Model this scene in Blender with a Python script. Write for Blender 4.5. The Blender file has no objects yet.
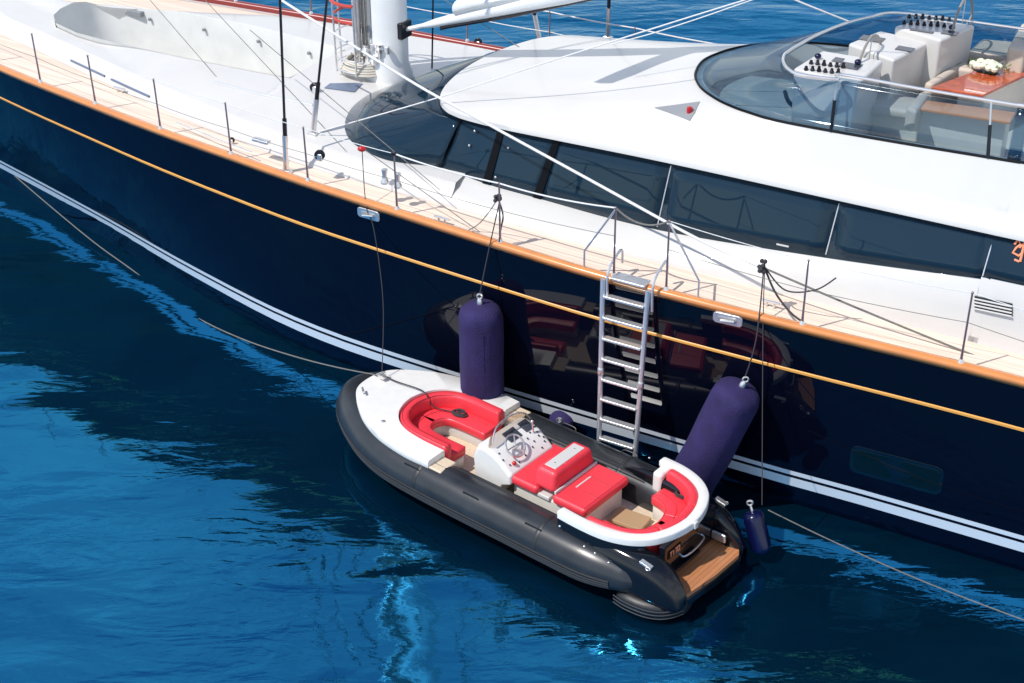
import bpy, bmesh, math, random
from mathutils import Vector, Matrix
random.seed(7)
PI = math.pi
# ------------------------------------------------------------------ camera, sky, sun, exposure
TH = math.radians(30.1); FPX = 1500.0; CAMH = 11.7
scn = bpy.context.scene; COL = scn.collection
cam = bpy.data.cameras.new('camera'); co = bpy.data.objects.new('camera', cam); COL.objects.link(co)
cam.sensor_width = 36; cam.lens = FPX/1024*36; cam.clip_start = .1; cam.clip_end = 9000
co.location = (0, 0, CAMH); co.rotation_euler = (PI/2-TH, 0, 0); scn.camera = co
SUN_EL = math.radians(54); SUN_H = (-0.89, -0.456)
sv = Vector((SUN_H[0]*math.cos(SUN_EL), SUN_H[1]*math.cos(SUN_EL), math.sin(SUN_EL))).normalized()
w = bpy.data.worlds.new('World'); scn.world = w; w.use_nodes = True
nt = w.node_tree; bg = nt.nodes['Background']
sky = nt.nodes.new('ShaderNodeTexSky'); sky.sky_type = 'NISHITA'; sky.sun_disc = False
sky.sun_elevation = SUN_EL; sky.sun_rotation = math.atan2(SUN_H[0], SUN_H[1])
sky.ozone_density = 4.0; sky.dust_density = .1
# bright summer cloud banks round the lower sky
wtc = nt.nodes.new('ShaderNodeTexCoord'); wsp = nt.nodes.new('ShaderNodeSeparateXYZ'); nt.links.new(wtc.outputs['Generated'], wsp.inputs[0])
wno = nt.nodes.new('ShaderNodeTexNoise'); wno.inputs['Scale'].default_value = 2.6; wno.inputs['Detail'].default_value = 6; wno.inputs['Roughness'].default_value = .55
wmp = nt.nodes.new('ShaderNodeMapping'); wmp.inputs['Scale'].default_value = (1, 1, 2.2); wmp.inputs['Location'].default_value = (3.1, .4, 0)
nt.links.new(wtc.outputs['Generated'], wmp.inputs[0]); nt.links.new(wmp.outputs[0], wno.inputs[0])
wr = nt.nodes.new('ShaderNodeMapRange'); wr.interpolation_type = 'SMOOTHSTEP'; wr.inputs[1].default_value = .40; wr.inputs[2].default_value = .62; wr.inputs[3].default_value = .25; wr.inputs[4].default_value = .8
nt.links.new(wno.outputs[0], wr.inputs[0])
we = nt.nodes.new('ShaderNodeMapRange'); we.interpolation_type = 'SMOOTHSTEP'; we.inputs[1].default_value = .9; we.inputs[2].default_value = .45; we.inputs[3].default_value = .0; we.inputs[4].default_value = 1
nt.links.new(wsp.outputs[2], we.inputs[0])
wm = nt.nodes.new('ShaderNodeMath'); wm.operation = 'MULTIPLY'; nt.links.new(wr.outputs[0], wm.inputs[0]); nt.links.new(we.outputs[0], wm.inputs[1])
wx = nt.nodes.new('ShaderNodeMix'); wx.data_type = 'RGBA'; wx.inputs['B'].default_value = (6.9, 6.95, 7.05, 1)
nt.links.new(wm.outputs[0], wx.inputs['Factor']); nt.links.new(sky.outputs[0], wx.inputs['A'])
nt.links.new(wx.outputs['Result'], bg.inputs[0]); bg.inputs[1].default_value = 0.15
sl = bpy.data.lights.new('sun', 'SUN'); sl.energy = 3.6; sl.angle = math.radians(.55); sl.color = (1, .955, .9)
so = bpy.data.objects.new('sun', sl); COL.objects.link(so); so.rotation_euler = sv.to_track_quat('Z', 'Y').to_euler()
so.location = (-20, -10, 40)
scn.view_settings.view_transform = 'Standard'; scn.view_settings.look = 'None'
scn.view_settings.exposure = 0.17; scn.view_settings.gamma = 1
# ------------------------------------------------------------------ surveying: photo measurements to metres
_s, _c = math.sin(TH), math.cos(TH)
def ray(px, py):
    a = (px-512)/FPX; b = (py-341.5)/FPX
    return Vector((a, _c-b*_s, -_s-b*_c))
def at(px, py, z):
    d = ray(px, py); t = (z-CAMH)/d.z
    return Vector((d.x*t, d.y*t, z))
VC = 18.43
YA = math.radians(-30); UA = Vector((math.cos(YA), math.sin(YA), 0)); VA = Vector((-UA.y, UA.x, 0))
def loc(px, py, z):                       # into the yacht's own frame (u aft, v to far side, z up)
    p = at(px, py, z); return Vector((p.dot(UA), p.dot(VA)-VC, z))
def atv(px, py, v):
    d = ray(px, py); t = (VC+v)/d.dot(VA); p = d*t
    return Vector((p.dot(UA), v, CAMH+p.z))
TA0 = math.radians(-39.5); TO = Vector((0.044, 16.04, 0))
TU = Vector((math.cos(TA0), math.sin(TA0), 0)); TN = Vector((-TU.y, TU.x, 0))
def tw(a, n, z): return TO+TU*a+TN*n+Vector((0, 0, z))
def yw(u, v, z): return UA*u+VA*(v+VC)+Vector((0, 0, z))
# ------------------------------------------------------------------ materials
MATS = {}
def mat(name, col, rough=.5, metal=0, coat=0, spec=.5, noise=0, nscale=8, bump=0, bscale=40, emit=0):
    m = bpy.data.materials.new(name); m.use_nodes = True; t = m.node_tree; b = t.nodes['Principled BSDF']
    b.inputs['Base Color'].default_value = (*col, 1); b.inputs['Roughness'].default_value = rough
    b.inputs['Metallic'].default_value = metal; b.inputs['Coat Weight'].default_value = coat
    b.inputs['Coat Roughness'].default_value = .04; b.inputs['Specular IOR Level'].default_value = spec
    tc = t.nodes.new('ShaderNodeTexCoord')
    if noise:
        n = t.nodes.new('ShaderNodeTexNoise'); n.inputs['Scale'].default_value = nscale; n.inputs['Detail'].default_value = 5
        t.links.new(tc.outputs['Object'], n.inputs['Vector'])
        r = t.nodes.new('ShaderNodeValToRGB'); r.color_ramp.elements[0].position = .3; r.color_ramp.elements[1].position = .7
        r.color_ramp.elements[0].color = (*[c*(1-noise) for c in col], 1); r.color_ramp.elements[1].color = (*[min(1, c*(1+noise)) for c in col], 1)
        t.links.new(n.outputs[0], r.inputs[0]); t.links.new(r.outputs[0], b.inputs['Base Color'])
    if bump:
        n = t.nodes.new('ShaderNodeTexNoise'); n.inputs['Scale'].default_value = bscale; n.inputs['Detail'].default_value = 3
        t.links.new(tc.outputs['Object'], n.inputs['Vector'])
        bp = t.nodes.new('ShaderNodeBump'); bp.inputs['Strength'].default_value = bump; bp.inputs['Distance'].default_value = .02
        t.links.new(n.outputs[0], bp.inputs['Height']); t.links.new(bp.outputs[0], b.inputs['Normal'])
    if emit:
        b.inputs['Emission Color'].default_value = (*col, 1); b.inputs['Emission Strength'].default_value = emit
    MATS[name] = m; return m
white = mat('white_gelcoat', (.62, .605, .575), .3, coat=.3, noise=.03, nscale=1.5, bump=.03, bscale=2)
cream = mat('cream_gelcoat', (.72, .69, .62), .35, noise=.04, nscale=6)
greyw = mat('pale_grey_paint', (.66, .66, .63), .5, noise=.06, nscale=3)
navy = mat('navy_gloss_paint', (.0014, .0026, .009), .012, coat=0, spec=.27, bump=.12, bscale=.7)
navy.node_tree.nodes['Principled BSDF'].inputs['Coat Roughness'].default_value = .012
stripe = mat('boot_stripe_white', (.66, .7, .74), .25)
gold = mat('gold_cove_stripe', (.78, .36, .07), .3)
varn = mat('varnished_teak', (.68, .25, .07), .22, coat=.6, noise=.09, nscale=3)
varnr = mat('varnished_mahogany', (.5, .09, .03), .12, coat=1, noise=.25, nscale=9)
steel = mat('polished_steel', (.78, .76, .74), .28, metal=.85)
alum = mat('brushed_aluminium', (.72, .73, .75), .32, metal=.7, noise=.05)
mastp = mat('mast_paint', (.74, .74, .73), .28, coat=.4, noise=.04, nscale=3)
darkm = mat('dark_metal', (.03, .03, .035), .3, metal=.6)
alumd = mat('dull_grey_ridge', (.045, .045, .05), .4)
blackr = mat('black_rubber', (.018, .019, .021), .45, noise=.2, nscale=20)
bgloss = mat('black_gloss_moulding', (.005, .006, .009), .10, spec=.5)
glassd = mat('dark_tinted_glass', (.008, .023, .040), .03, spec=.36)
glassd.node_tree.nodes['Principled BSDF'].inputs['Specular Tint'].default_value = (.7, .88, 1, 1)
frame = mat('black_window_frame', (.003, .0035, .005), .4, spec=.12)
red = mat('red_vinyl', (.80, .048, .068), .36, noise=.06, nscale=5, bump=.12, bscale=9)
redrim = mat('red_leather_grip', (.5, .05, .03), .4)
beige = mat('beige_upholstery', (.58, .49, .40), .6, noise=.06, bump=.1, bscale=12)
sand = mat('sand_deck_pad', (.66, .53, .38), .6, noise=.08, nscale=25)
purple = mat('violet_fender_cover', (.019, .012, .078), .85, noise=.22, nscale=5, bump=.5, bscale=45)
blue = mat('blue_fender_skin', (.003, .005, .04), .25)
ropeg = mat('grey_rope', (.16, .155, .14), .8, noise=.3, nscale=60)
ropew = mat('white_rope', (.72, .71, .69), .7, noise=.15, nscale=60)
roped = mat('dark_rope', (.04, .035, .04), .8)
hatchm = mat('blue_grey_hatch_glass', (.12, .16, .24), .2)
orange = mat('orange_lettering', (.9, .32, .16), .4)
petal = mat('cream_petal', (.78, .8, .6), .6, noise=.1, nscale=30)
leaf = mat('green_leaf', (.09, .17, .03), .6)
redl = mat('red_lens', (.5, .02, .02), .2)
screen = mat('display_screen', (.05, .06, .08), .1)
greypad = mat('grey_pad', (.25, .26, .27), .5)
def teak(name, col, pitch, axis, dark=.55, rough=.55, coat=0):
    m = bpy.data.materials.new(name); m.use_nodes = True; t = m.node_tree; b = t.nodes['Principled BSDF']
    tc = t.nodes.new('ShaderNodeTexCoord'); sp = t.nodes.new('ShaderNodeSeparateXYZ'); t.links.new(tc.outputs['Object'], sp.inputs[0])
    dv = t.nodes.new('ShaderNodeMath'); dv.operation = 'DIVIDE'; dv.inputs[1].default_value = pitch
    t.links.new(sp.outputs[axis], dv.inputs[0])
    fr = t.nodes.new('ShaderNodeMath'); fr.operation = 'FRACT'; t.links.new(dv.outputs[0], fr.inputs[0])
    lt = t.nodes.new('ShaderNodeMath'); lt.operation = 'LESS_THAN'; lt.inputs[1].default_value = .1; t.links.new(fr.outputs[0], lt.inputs[0])
    fl = t.nodes.new('ShaderNodeMath'); fl.operation = 'FLOOR'; t.links.new(dv.outputs[0], fl.inputs[0])
    wn = t.nodes.new('ShaderNodeTexWhiteNoise'); wn.noise_dimensions = '1D'; t.links.new(fl.outputs[0], wn.inputs['W'])
    mp = t.nodes.new('ShaderNodeMapping'); mp.inputs['Scale'].default_value = (2, 40, 40) if axis == 1 else (40, 2, 40)
    t.links.new(tc.outputs['Object'], mp.inputs[0])
    ns = t.nodes.new('ShaderNodeTexNoise'); ns.inputs['Scale'].default_value = 1; ns.inputs['Detail'].default_value = 4; t.links.new(mp.outputs[0], ns.inputs[0])
    ad = t.nodes.new('ShaderNodeMath'); ad.operation = 'ADD'; t.links.new(wn.outputs[0], ad.inputs[0]); t.links.new(ns.outputs[0], ad.inputs[1])
    mr = t.nodes.new('ShaderNodeMapRange'); mr.inputs[1].default_value = .3; mr.inputs[2].default_value = 1.7; t.links.new(ad.outputs[0], mr.inputs[0])
    mx = t.nodes.new('ShaderNodeMix'); mx.data_type = 'RGBA'; mx.inputs['A'].default_value = (*[c*.82 for c in col], 1); mx.inputs['B'].default_value = (*[min(1, c*1.12) for c in col], 1)
    t.links.new(mr.outputs[0], mx.inputs['Factor'])
    m2 = t.nodes.new('ShaderNodeMix'); m2.data_type = 'RGBA'; m2.inputs['B'].default_value = (*[c*dark for c in col], 1)
    t.links.new(lt.outputs[0], m2.inputs['Factor']); t.links.new(mx.outputs['Result'], m2.inputs['A'])
    t.links.new(m2.outputs['Result'], b.inputs['Base Color']); b.inputs['Roughness'].default_value = rough; b.inputs['Coat Weight'].default_value = coat
    return m
teakd = teak('scrubbed_teak_deck', (.86, .68, .54), .07, 1, .75)
teakp = teak('oiled_teak_platform', (.50, .21, .09), .06, 0, .45, .35, .3)
# tinted see-through screen
def tint(name, col, gl=.12):
    m = bpy.data.materials.new(name); m.use_nodes = True; t = m.node_tree; t.nodes.clear()
    o = t.nodes.new('ShaderNodeOutputMaterial'); tr = t.nodes.new('ShaderNodeBsdfTransparent'); tr.inputs[0].default_value = (*col, 1)
    g = t.nodes.new('ShaderNodeBsdfGlossy'); g.inputs[0].default_value = (.9, .95, 1, 1); g.inputs['Roughness'].default_value = .03
    f = t.nodes.new('ShaderNodeLayerWeight'); f.inputs[0].default_value = .5
    pw = t.nodes.new('ShaderNodeMath'); pw.operation = 'POWER'; pw.inputs[1].default_value = 4; t.links.new(f.outputs['Facing'], pw.inputs[0])
    a = t.nodes.new('ShaderNodeMath'); a.operation = 'MULTIPLY_ADD'; a.inputs[1].default_value = .35; a.inputs[2].default_value = gl*.4; t.links.new(pw.outputs[0], a.inputs[0])
    x = t.nodes.new('ShaderNodeMixShader'); t.links.new(a.outputs[0], x.inputs[0]); t.links.new(tr.outputs[0], x.inputs[1]); t.links.new(g.outputs[0], x.inputs[2])
    t.links.new(x.outputs[0], o.inputs[0]); return m
flyglass = tint('blue_tinted_screen', (.66, .75, .81))
consglass = tint('smoked_screen', (.82, .76, .70))
# ------------------------------------------------------------------ mesh building
def split_build(m, name, *a, **k):               # one object for each separate piece
    par = list(range(len(m.v)))
    def find(i):
        while par[i] != i: par[i] = par[par[i]]; i = par[i]
        return i
    for f in m.f:
        r = find(f[0])
        for i in f[1:]: par[find(i)] = r
    grp = {}
    for f in m.f: grp.setdefault(find(f[0]), []).append(f)
    out = []
    for fs in grp.values():
        ids = sorted({i for f in fs for i in f}); mp = {v: n for n, v in enumerate(ids)}
        q = MB(); q.add([m.v[i] for i in ids], [tuple(mp[i] for i in f) for f in fs]); out.append(q.build(name, *a, **k))
    return out
class MB:
    def __init__(s): s.v = []; s.f = []
    def add(s, vs, fs):
        o = len(s.v); s.v += [tuple(v) for v in vs]; s.f += [tuple(i+o for i in f) for f in fs]; return s
    def box(s, c, d, rz=0, ry=0, rx=0, taper=1):
        M = Matrix.Rotation(rz, 3, 'Z') @ Matrix.Rotation(ry, 3, 'Y') @ Matrix.Rotation(rx, 3, 'X'); c = Vector(c); vs = []
        for z in (-.5, .5):
            k = taper if z > 0 else 1
            for x, y in ((-.5, -.5), (.5, -.5), (.5, .5), (-.5, .5)): vs.append(c+M@Vector((x*d[0]*k, y*d[1]*k, z*d[2])))
        return s.add(vs, [(3, 2, 1, 0), (4, 5, 6, 7), (0, 1, 5, 4), (1, 2, 6, 5), (2, 3, 7, 6), (3, 0, 4, 7)])
    def prism(s, pts, z0, z1):
        n = len(pts); vs = [(*p[:2], z0) for p in pts]+[(*p[:2], z1) for p in pts]
        return s.add(vs, [tuple(range(n))[::-1], tuple(range(n, 2*n))]+[(i, (i+1) % n, n+(i+1) % n, n+i) for i in range(n)])
    def tube(s, path, r, k=8, closed=False, caps=True):
        P = [Vector(p) for p in path]; n = len(P); R = r if isinstance(r, (list, tuple)) else [r]*n
        vs = []; up = None
        for i, p in enumerate(P):
            a = P[(i-1) % n] if (i or closed) else p; b = P[(i+1) % n] if (i < n-1 or closed) else p
            t = (b-a).normalized() if (b-a).length > 1e-9 else Vector((0, 0, 1))
            if up is None: up = Vector((0, 0, 1)) if abs(t.z) < .9 else Vector((1, 0, 0))
            x = t.cross(up)
            if x.length < 1e-4: x = t.orthogonal()
            x.normalize(); y = x.cross(t).normalized(); up = y
            for j in range(k):
                q = 2*PI*j/k; vs.append(p+(x*math.cos(q)+y*math.sin(q))*R[i])
        fs = []
        for i in range(n if closed else n-1):
            for j in range(k): fs.append((i*k+j, i*k+(j+1) % k, ((i+1) % n)*k+(j+1) % k, ((i+1) % n)*k+j))
        if caps and not closed: fs += [tuple(range(k))[::-1], tuple((n-1)*k+j for j in range(k))]
        return s.add(vs, fs)
    def loft(s, rings, closed=False, wrap=False):
        k = len(rings[0]); n = len(rings); vs = [p for r in rings for p in r]; fs = []
        for i in range(n if wrap else n-1):
            for j in range(k if closed else k-1):
                fs.append((i*k+j, i*k+(j+1) % k, ((i+1) % n)*k+(j+1) % k, ((i+1) % n)*k+j))
        return s.add(vs, fs)
    def lathe(s, c, prof, k=16, M=None):
        c = Vector(c); M = M or Matrix.Identity(3); vs = []
        for r, z in prof:
            for j in range(k): vs.append(c+M@Vector((r*math.cos(2*PI*j/k), r*math.sin(2*PI*j/k), z)))
        fs = [(i*k+j, i*k+(j+1) % k, (i+1)*k+(j+1) % k, (i+1)*k+j) for i in range(len(prof)-1) for j in range(k)]
        n = len(prof); fs += [tuple(range(k))[::-1], tuple((n-1)*k+j for j in range(k))]
        return s.add(vs, fs)
    def ball(s, c, r, k=12, sq=(1, 1, 1)):
        pr = [(math.cos(a)*r, math.sin(a)*r) for a in [(-.5+i/8)*PI for i in range(9)]]
        pr[0] = (r*.02, -r); pr[-1] = (r*.02, r)
        return s.lathe(c, pr, k, Matrix.Diagonal(Vector(sq)))
    def ring(s, c, R, r, M=None, k=28, m=8, a0=0, a1=2*PI):
        M = M or Matrix.Identity(3); full = abs(a1-a0-2*PI) < 1e-6
        pts = [Vector(c)+M@Vector((R*math.cos(a0+(a1-a0)*i/k), R*math.sin(a0+(a1-a0)*i/k), 0)) for i in range(k if full else k+1)]
        return s.tube(pts, r, m, closed=full)
    def build(s, name, m, parent=None, bevel=0, sub=0, smooth=True, solid=0, ang=38, seg=3, offs=0):
        me = bpy.data.meshes.new(name); me.from_pydata(s.v, [], s.f); me.validate()
        bm = bmesh.new(); bm.from_mesh(me); bmesh.ops.remove_doubles(bm, verts=bm.verts, dist=1e-5)
        bmesh.ops.recalc_face_normals(bm, faces=bm.faces); bm.to_mesh(me); bm.free()
        me.materials.append(m)
        o = bpy.data.objects.new(name, me); COL.objects.link(o); o.parent = parent
        if solid: md = o.modifiers.new('solid', 'SOLIDIFY'); md.thickness = solid; md.offset = offs
        if bevel: md = o.modifiers.new('bevel', 'BEVEL'); md.width = bevel; md.segments = seg; md.limit_method = 'ANGLE'; md.angle_limit = .6
        if sub: md = o.modifiers.new('sub', 'SUBSURF'); md.levels = sub; md.render_levels = sub
        if smooth:
            me.shade_smooth()
            if not bevel and not sub: me.set_sharp_from_angle(angle=math.radians(ang))
            if bevel: md = o.modifiers.new('wn', 'WEIGHTED_NORMAL')
        return o
def empty(name, l, rz=0):
    o = bpy.data.objects.new(name, None); COL.objects.link(o); o.location = l; o.rotation_euler = (0, 0, rz); o.empty_display_size = .2; return o
def tag(o, label=None, cat=None, group=None, kind=None):
    if label: o['label'] = label
    if cat: o['category'] = cat
    if group: o['group'] = group
    if kind: o['kind'] = kind
    return o
def cr(P, n):                                   # Catmull-Rom through control points
    P = [Vector(p) for p in P]; out = []
    for i in range(len(P)-1):
        a = P[max(0, i-1)]; b = P[i]; c = P[i+1]; d = P[min(len(P)-1, i+2)]
        for k in range(n):
            t = k/n; out.append(.5*((2*b)+(c-a)*t+(2*a-5*b+4*c-d)*t*t+(3*b-a-3*c+d)*t**3))
    out.append(P[-1]); return out
def ip(T, x):
    if x <= T[0][0]: return T[0][1]
    for (a, fa), (b, fb) in zip(T, T[1:]):
        if x <= b: return fa+(fb-fa)*(x-a)/(b-a)
    return T[-1][1]
def spl(T):                                      # smooth table
    q = cr([(x, y, 0) for x, y in T], 8); L = [(p.x, p.y) for p in q]
    return lambda x: ip(L, x)
def frange(a, b, n): return [a+(b-a)*i/n for i in range(n+1)]
def sag(a, b, s, n=12):
    a = Vector(a); b = Vector(b); return [a.lerp(b, i/n)-Vector((0, 0, s*4*(i/n)*(1-i/n))) for i in range(n+1)]

# ------------------------------------------------------------------ sea
def water():
    m = bpy.data.materials.new('sea_water'); m.use_nodes = True; t = m.node_tree; b = t.nodes['Principled BSDF']
    b.inputs['Roughness'].default_value = .03; b.inputs['IOR'].default_value = 2.45; b.inputs['Specular IOR Level'].default_value = 1; b.inputs['Specular Tint'].default_value = (.05, .50, 1, 1)
    tc = t.nodes.new('ShaderNodeTexCoord')
    def noise(scale, sx, sy, rz, det, dist=0, rough=.5):
        mp = t.nodes.new('ShaderNodeMapping'); mp.inputs['Scale'].default_value = (sx, sy, 1); mp.inputs['Rotation'].default_value = (0, 0, rz)
        t.links.new(tc.outputs['Object'], mp.inputs[0])
        n = t.nodes.new('ShaderNodeTexNoise'); n.inputs['Scale'].default_value = scale; n.inputs['Detail'].default_value = det
        n.inputs['Distortion'].default_value = dist; n.inputs['Roughness'].default_value = rough; t.links.new(mp.outputs[0], n.inputs[0]); return n
    def mul(x, k):
        q = t.nodes.new('ShaderNodeMath'); q.operation = 'MULTIPLY'; t.links.new(x, q.inputs[0])
        if isinstance(k, float): q.inputs[1].default_value = k
        else: t.links.new(k, q.inputs[1])
        return q.outputs[0]
    def add(x, y):
        q = t.nodes.new('ShaderNodeMath'); q.operation = 'ADD'; t.links.new(x, q.inputs[0]); t.links.new(y, q.inputs[1]); return q.outputs[0]
    big = noise(.42, .6, 1.5, .25, 2, .4); mid = noise(1.5, .55, 1.5, .1, 3, .8, .45); fine = noise(5.5, .6, 1.3, -.3, 4, .6)
    patch = noise(.22, 1, 1, 0, 2, 1.)
    pr = t.nodes.new('ShaderNodeMapRange'); pr.inputs[1].default_value = .42; pr.inputs[2].default_value = .62; pr.inputs[3].default_value = .25; pr.inputs[4].default_value = 1
    t.links.new(patch.outputs[0], pr.inputs[0])
    # open sea beyond the yacht is livelier than the lee it makes
    sp = t.nodes.new('ShaderNodeSeparateXYZ'); t.links.new(tc.outputs['Object'], sp.inputs[0])
    far = t.nodes.new('ShaderNodeMapRange'); far.inputs[1].default_value = 22; far.inputs[2].default_value = 34; far.inputs[3].default_value = 1; far.inputs[4].default_value = 3.
    t.links.new(sp.outputs[1], far.inputs[0])
    h = add(add(mul(big.outputs[0], .13), mul(mul(mid.outputs[0], .05), pr.outputs[0])), mul(mul(fine.outputs[0], .011), pr.outputs[0]))
    h = mul(h, far.outputs[0])
    bp = t.nodes.new('ShaderNodeBump'); bp.inputs['Strength'].default_value = 1; bp.inputs['Distance'].default_value = .55
    t.links.new(h, bp.inputs['Height']); t.links.new(bp.outputs[0], b.inputs['Normal'])
    cn = noise(.35, 1, 1.4, .4, 5, .5, .6); rp = t.nodes.new('ShaderNodeValToRGB'); t.links.new(cn.outputs[0], rp.inputs[0])
    e = rp.color_ramp.elements; e[0].position = .35; e[0].color = (.0003, .008, .017, 1); e[1].position = .65; e[1].color = (.0005, .013, .028, 1)
    t.links.new(rp.outputs[0], b.inputs['Base Color'])
    return m
o = MB().add([(-3000, -60, 0), (3000, -60, 0), (3000, 6000, 0), (-3000, 6000, 0)], [(0, 1, 2, 3)]).build('sea', water(), smooth=False)
tag(o, kind='structure')

# ================================================================== THE BIG YACHT
Y = empty('sailing_yacht', VA*VC, YA)
tag(Y, 'large sailing yacht with navy blue hull, teak side deck and white superstructure', 'yacht')
sheer = lambda u: 2.7+.03*max(0, -u)
zdk = lambda u: sheer(u)-.07
bd = spl([(-27.6, .04), (-26.5, .45), (-24.5, 1.05), (-22, 1.68), (-18.98, 2.3), (-16.6, 2.66), (-15.1, 2.86), (-13.65, 3.0), (-12.2, 3.13), (-10.5, 3.22), (-8.9, 3.29), (-7.2, 3.32), (-4.8, 3.18), (-2.6, 3.0), (0, 2.9), (6, 2.7)])
bs = spl([(-27.6, 0.02), (-24.6, 0.02), (-23.2, 0.28), (-21.39, 0.66), (-18.1, 1.48), (-15.16, 2.3), (-12.72, 2.85), (-10.29, 2.99), (-5.55, 2.93), (-3.89, 2.86), (-1.85, 2.81), (6, 2.6)])
us = frange(-27.6, -27, 3)+frange(-26.6, 6, 66)
def hull_v(u, z):
    zt = sheer(u)
    if z >= .36: f = (zt-z)/(zt-.36); return bd(u)+(bs(u)-bd(u))*(f+.0*f*(1-f))+.05*f*(1-f)*4*min(1, bs(u)/2)
    f = min(1, (.36-z)/1.3); return bs(u)*(1-.10*f-.2*f*f)
def hull_strip(z0f, z1f, side, off=0, n=6):
    return [[(u, side*(hull_v(u, z0f(u)+(z1f(u)-z0f(u))*i/n)+off), z0f(u)+(z1f(u)-z0f(u))*i/n) for i in range(n+1)] for u in us]
m = MB()
for sd in (-1, 1): m.loft(hull_strip(lambda u: -1.0, lambda u: sheer(u), sd, 0, 16))
m.add([(u, s*hull_v(u, -1.), -1.0) for u in us for s in (-1, 1)], [(2*i, 2*i+1, 2*i+3, 2*i+2) for i in range(len(us)-1)])
m.add([(6, s*hull_v(6, z), z) for z in frange(-1, 2.7, 6) for s in (-1, 1)], [(2*i, 2*i+1, 2*i+3, 2*i+2) for i in range(6)])
hull = m.build('hull', navy, Y, ang=60)
for (a, b_) in ((.37, .515), (.56, .63)):
    m = MB()
    for sd in (-1, 1): m.loft(hull_strip(lambda u: a, lambda u: b_, sd, .006, 2))
    m.build('boot_stripe', stripe, hull)
m = MB(); g0 = lambda u: sheer(u)-.255*(sheer(u)-.36)-.035; g1 = lambda u: g0(u)+.06
for sd in (-1, 1):
    A = hull_strip(g0, g1, sd, .012, 4)
    for r in A:
        for k in (0, 4): r[k] = (r[k][0], r[k][1]-sd*.02, r[k][2])
    m.loft(A)
m.build('cove_stripe', gold, hull)
# deck and caprails
vb = spl([(-21.35, .02), (-21.2, .35), (-20.9, .72), (-20.25, 1.08), (-19.1, 1.33), (-17.7, 1.66), (-16.2, 2.0), (-14.83, 2.27), (-12.6, 2.58), (-10.6, 2.6), (-7.8, 2.58), (-6.4, 2.48), (-3.1, 2.32), (-2.3, 2.3), (3, 2.3)])
m = MB(); 
for sd in (-1, 1):
    m.loft([[(u, sd*v, zdk(u)+.05*(1-(v/bd(u))**2)) for v in [bd(u)*.995+(max(0, vb(u)-.12 if -21.2 < u else 0)-bd(u)*.995)*j/6 for j in range(7)]] for u in us])
deck = m.build('teak_deck', teakd, Y)
for sd in (-1, 1):
    m = MB(); R = []
    for u in us:
        b0 = bd(u); z = sheer(u)
        R.append([(u, sd*(b0+.035), z-.03), (u, sd*(b0+.045), z+.0), (u, sd*(b0+.03), z+.028), (u, sd*(b0-.02), z+.04), (u, sd*(b0-.075), z+.03), (u, sd*(b0-.09), z), (u, sd*(b0-.09), z-.08), (u, sd*(b0+.0), z-.08)])
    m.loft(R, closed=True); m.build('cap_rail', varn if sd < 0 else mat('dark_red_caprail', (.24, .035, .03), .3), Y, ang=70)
    m = MB(); R = []
    for u in us:
        b0 = bd(u)-.092; z = zdk(u)+.012
        R.append([(u, sd*b0, z), (u, sd*(b0-.09), z)])
    m.loft(R); m.build('waterway', teak('margin_plank%d' % (sd+1), (.70, .5, .36), .5, 1) if 0 else white, deck)
# coachroof with the dinghy well
offc = lambda u: ip([(-22, .46), (-19, .38), (-16.5, 0)], u)
def fs(u): return max(.12, (vb(u)-2*offc(u))/vb(u))
def crz(u, v):
    if v > 0: v = v/fs(u)
    e = max(.02, vb(u)-.2); q = min(1, abs(v)/e)
    return zdk(u)+.05+.25+.20*(1-q*q)*min(1, vb(u)/1.8)
wl = [(-19.5, 0), (-19.48, .35), (-19.4, .6), (-19.15, .82), (-18.5, .98), (-17.6, 1.04), (-16.2, 1.03), (-14.75, .93), (-14.15, .86)]
def ww(u): return ip(wl, u) if -19.5 <= u <= -14.15 else 0
m = MB(); st = sorted(set(frange(-21.35, -10.15, 64)+[a for a, _ in wl]+[-14.149])); rows = []
for u in st:
    e = vb(u); r = []; b0 = zdk(u)+.05*(1-(e/bd(u))**2)+.004; wI = ww(u)
    t_ = max(.005, e-.2)
    r += [(e, b0), (e-min(.03, e*.2), b0+.06), (max(t_+.07, 0), b0+.17), (max(t_+.03, 0), b0+.215), (t_, crz(u, t_))]
    for k in range(1, 11): v = t_+(wI-t_)*k/10; r.append((v, crz(u, v)))
    rows.append((u, r))
for sd in (-1, 1):
    R = []
    for u, r in rows:
        q = [(u, sd*v*(fs(u) if sd > 0 else 1), z) for v, z in r]
        if sd > 0 and ww(u) > 0:
            t_ = max(.005, vb(u)-.2)*fs(u); w_ = ww(u)*.72; q = q[:5]+[(u, t_+(w_-t_)*k/10, crz(u, t_+(w_-t_)*k/10)) for k in range(1, 11)]
        R.append(q)
    m.loft(R)
coach = m.build('coachroof', white, Y, ang=50)
m = MB(); lp_ = [(u, -v) for u, v in wl]+[(u, v*.72) for u, v in wl[::-1]]
m.loft([[(u, v, crz(u, v)+.012) for u, v in lp_], [(u, v*.985, crz(u, v)-.03) for u, v in lp_], [(-16.8+(u+16.8)*.84, v*.97, 2.72) for u, v in lp_]], closed=True)
m.add([(-16.8+(u+16.8)*.84, v*.97, 2.722) for u, v in lp_], [tuple(range(len(lp_)))])
well = m.build('dinghy_well', greyw, coach)
m = MB()
for u in (-18.4, -17.2, -16.0, -14.9): m.box((u, ww(u)*.72*.97-.03, 3.35), (.05, .05, .05))
m.box((-18.75, .64, 3.42), (.42, .1, .09)); split_build(m, 'well_fitting', greypad, coach, bevel=.01)
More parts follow.
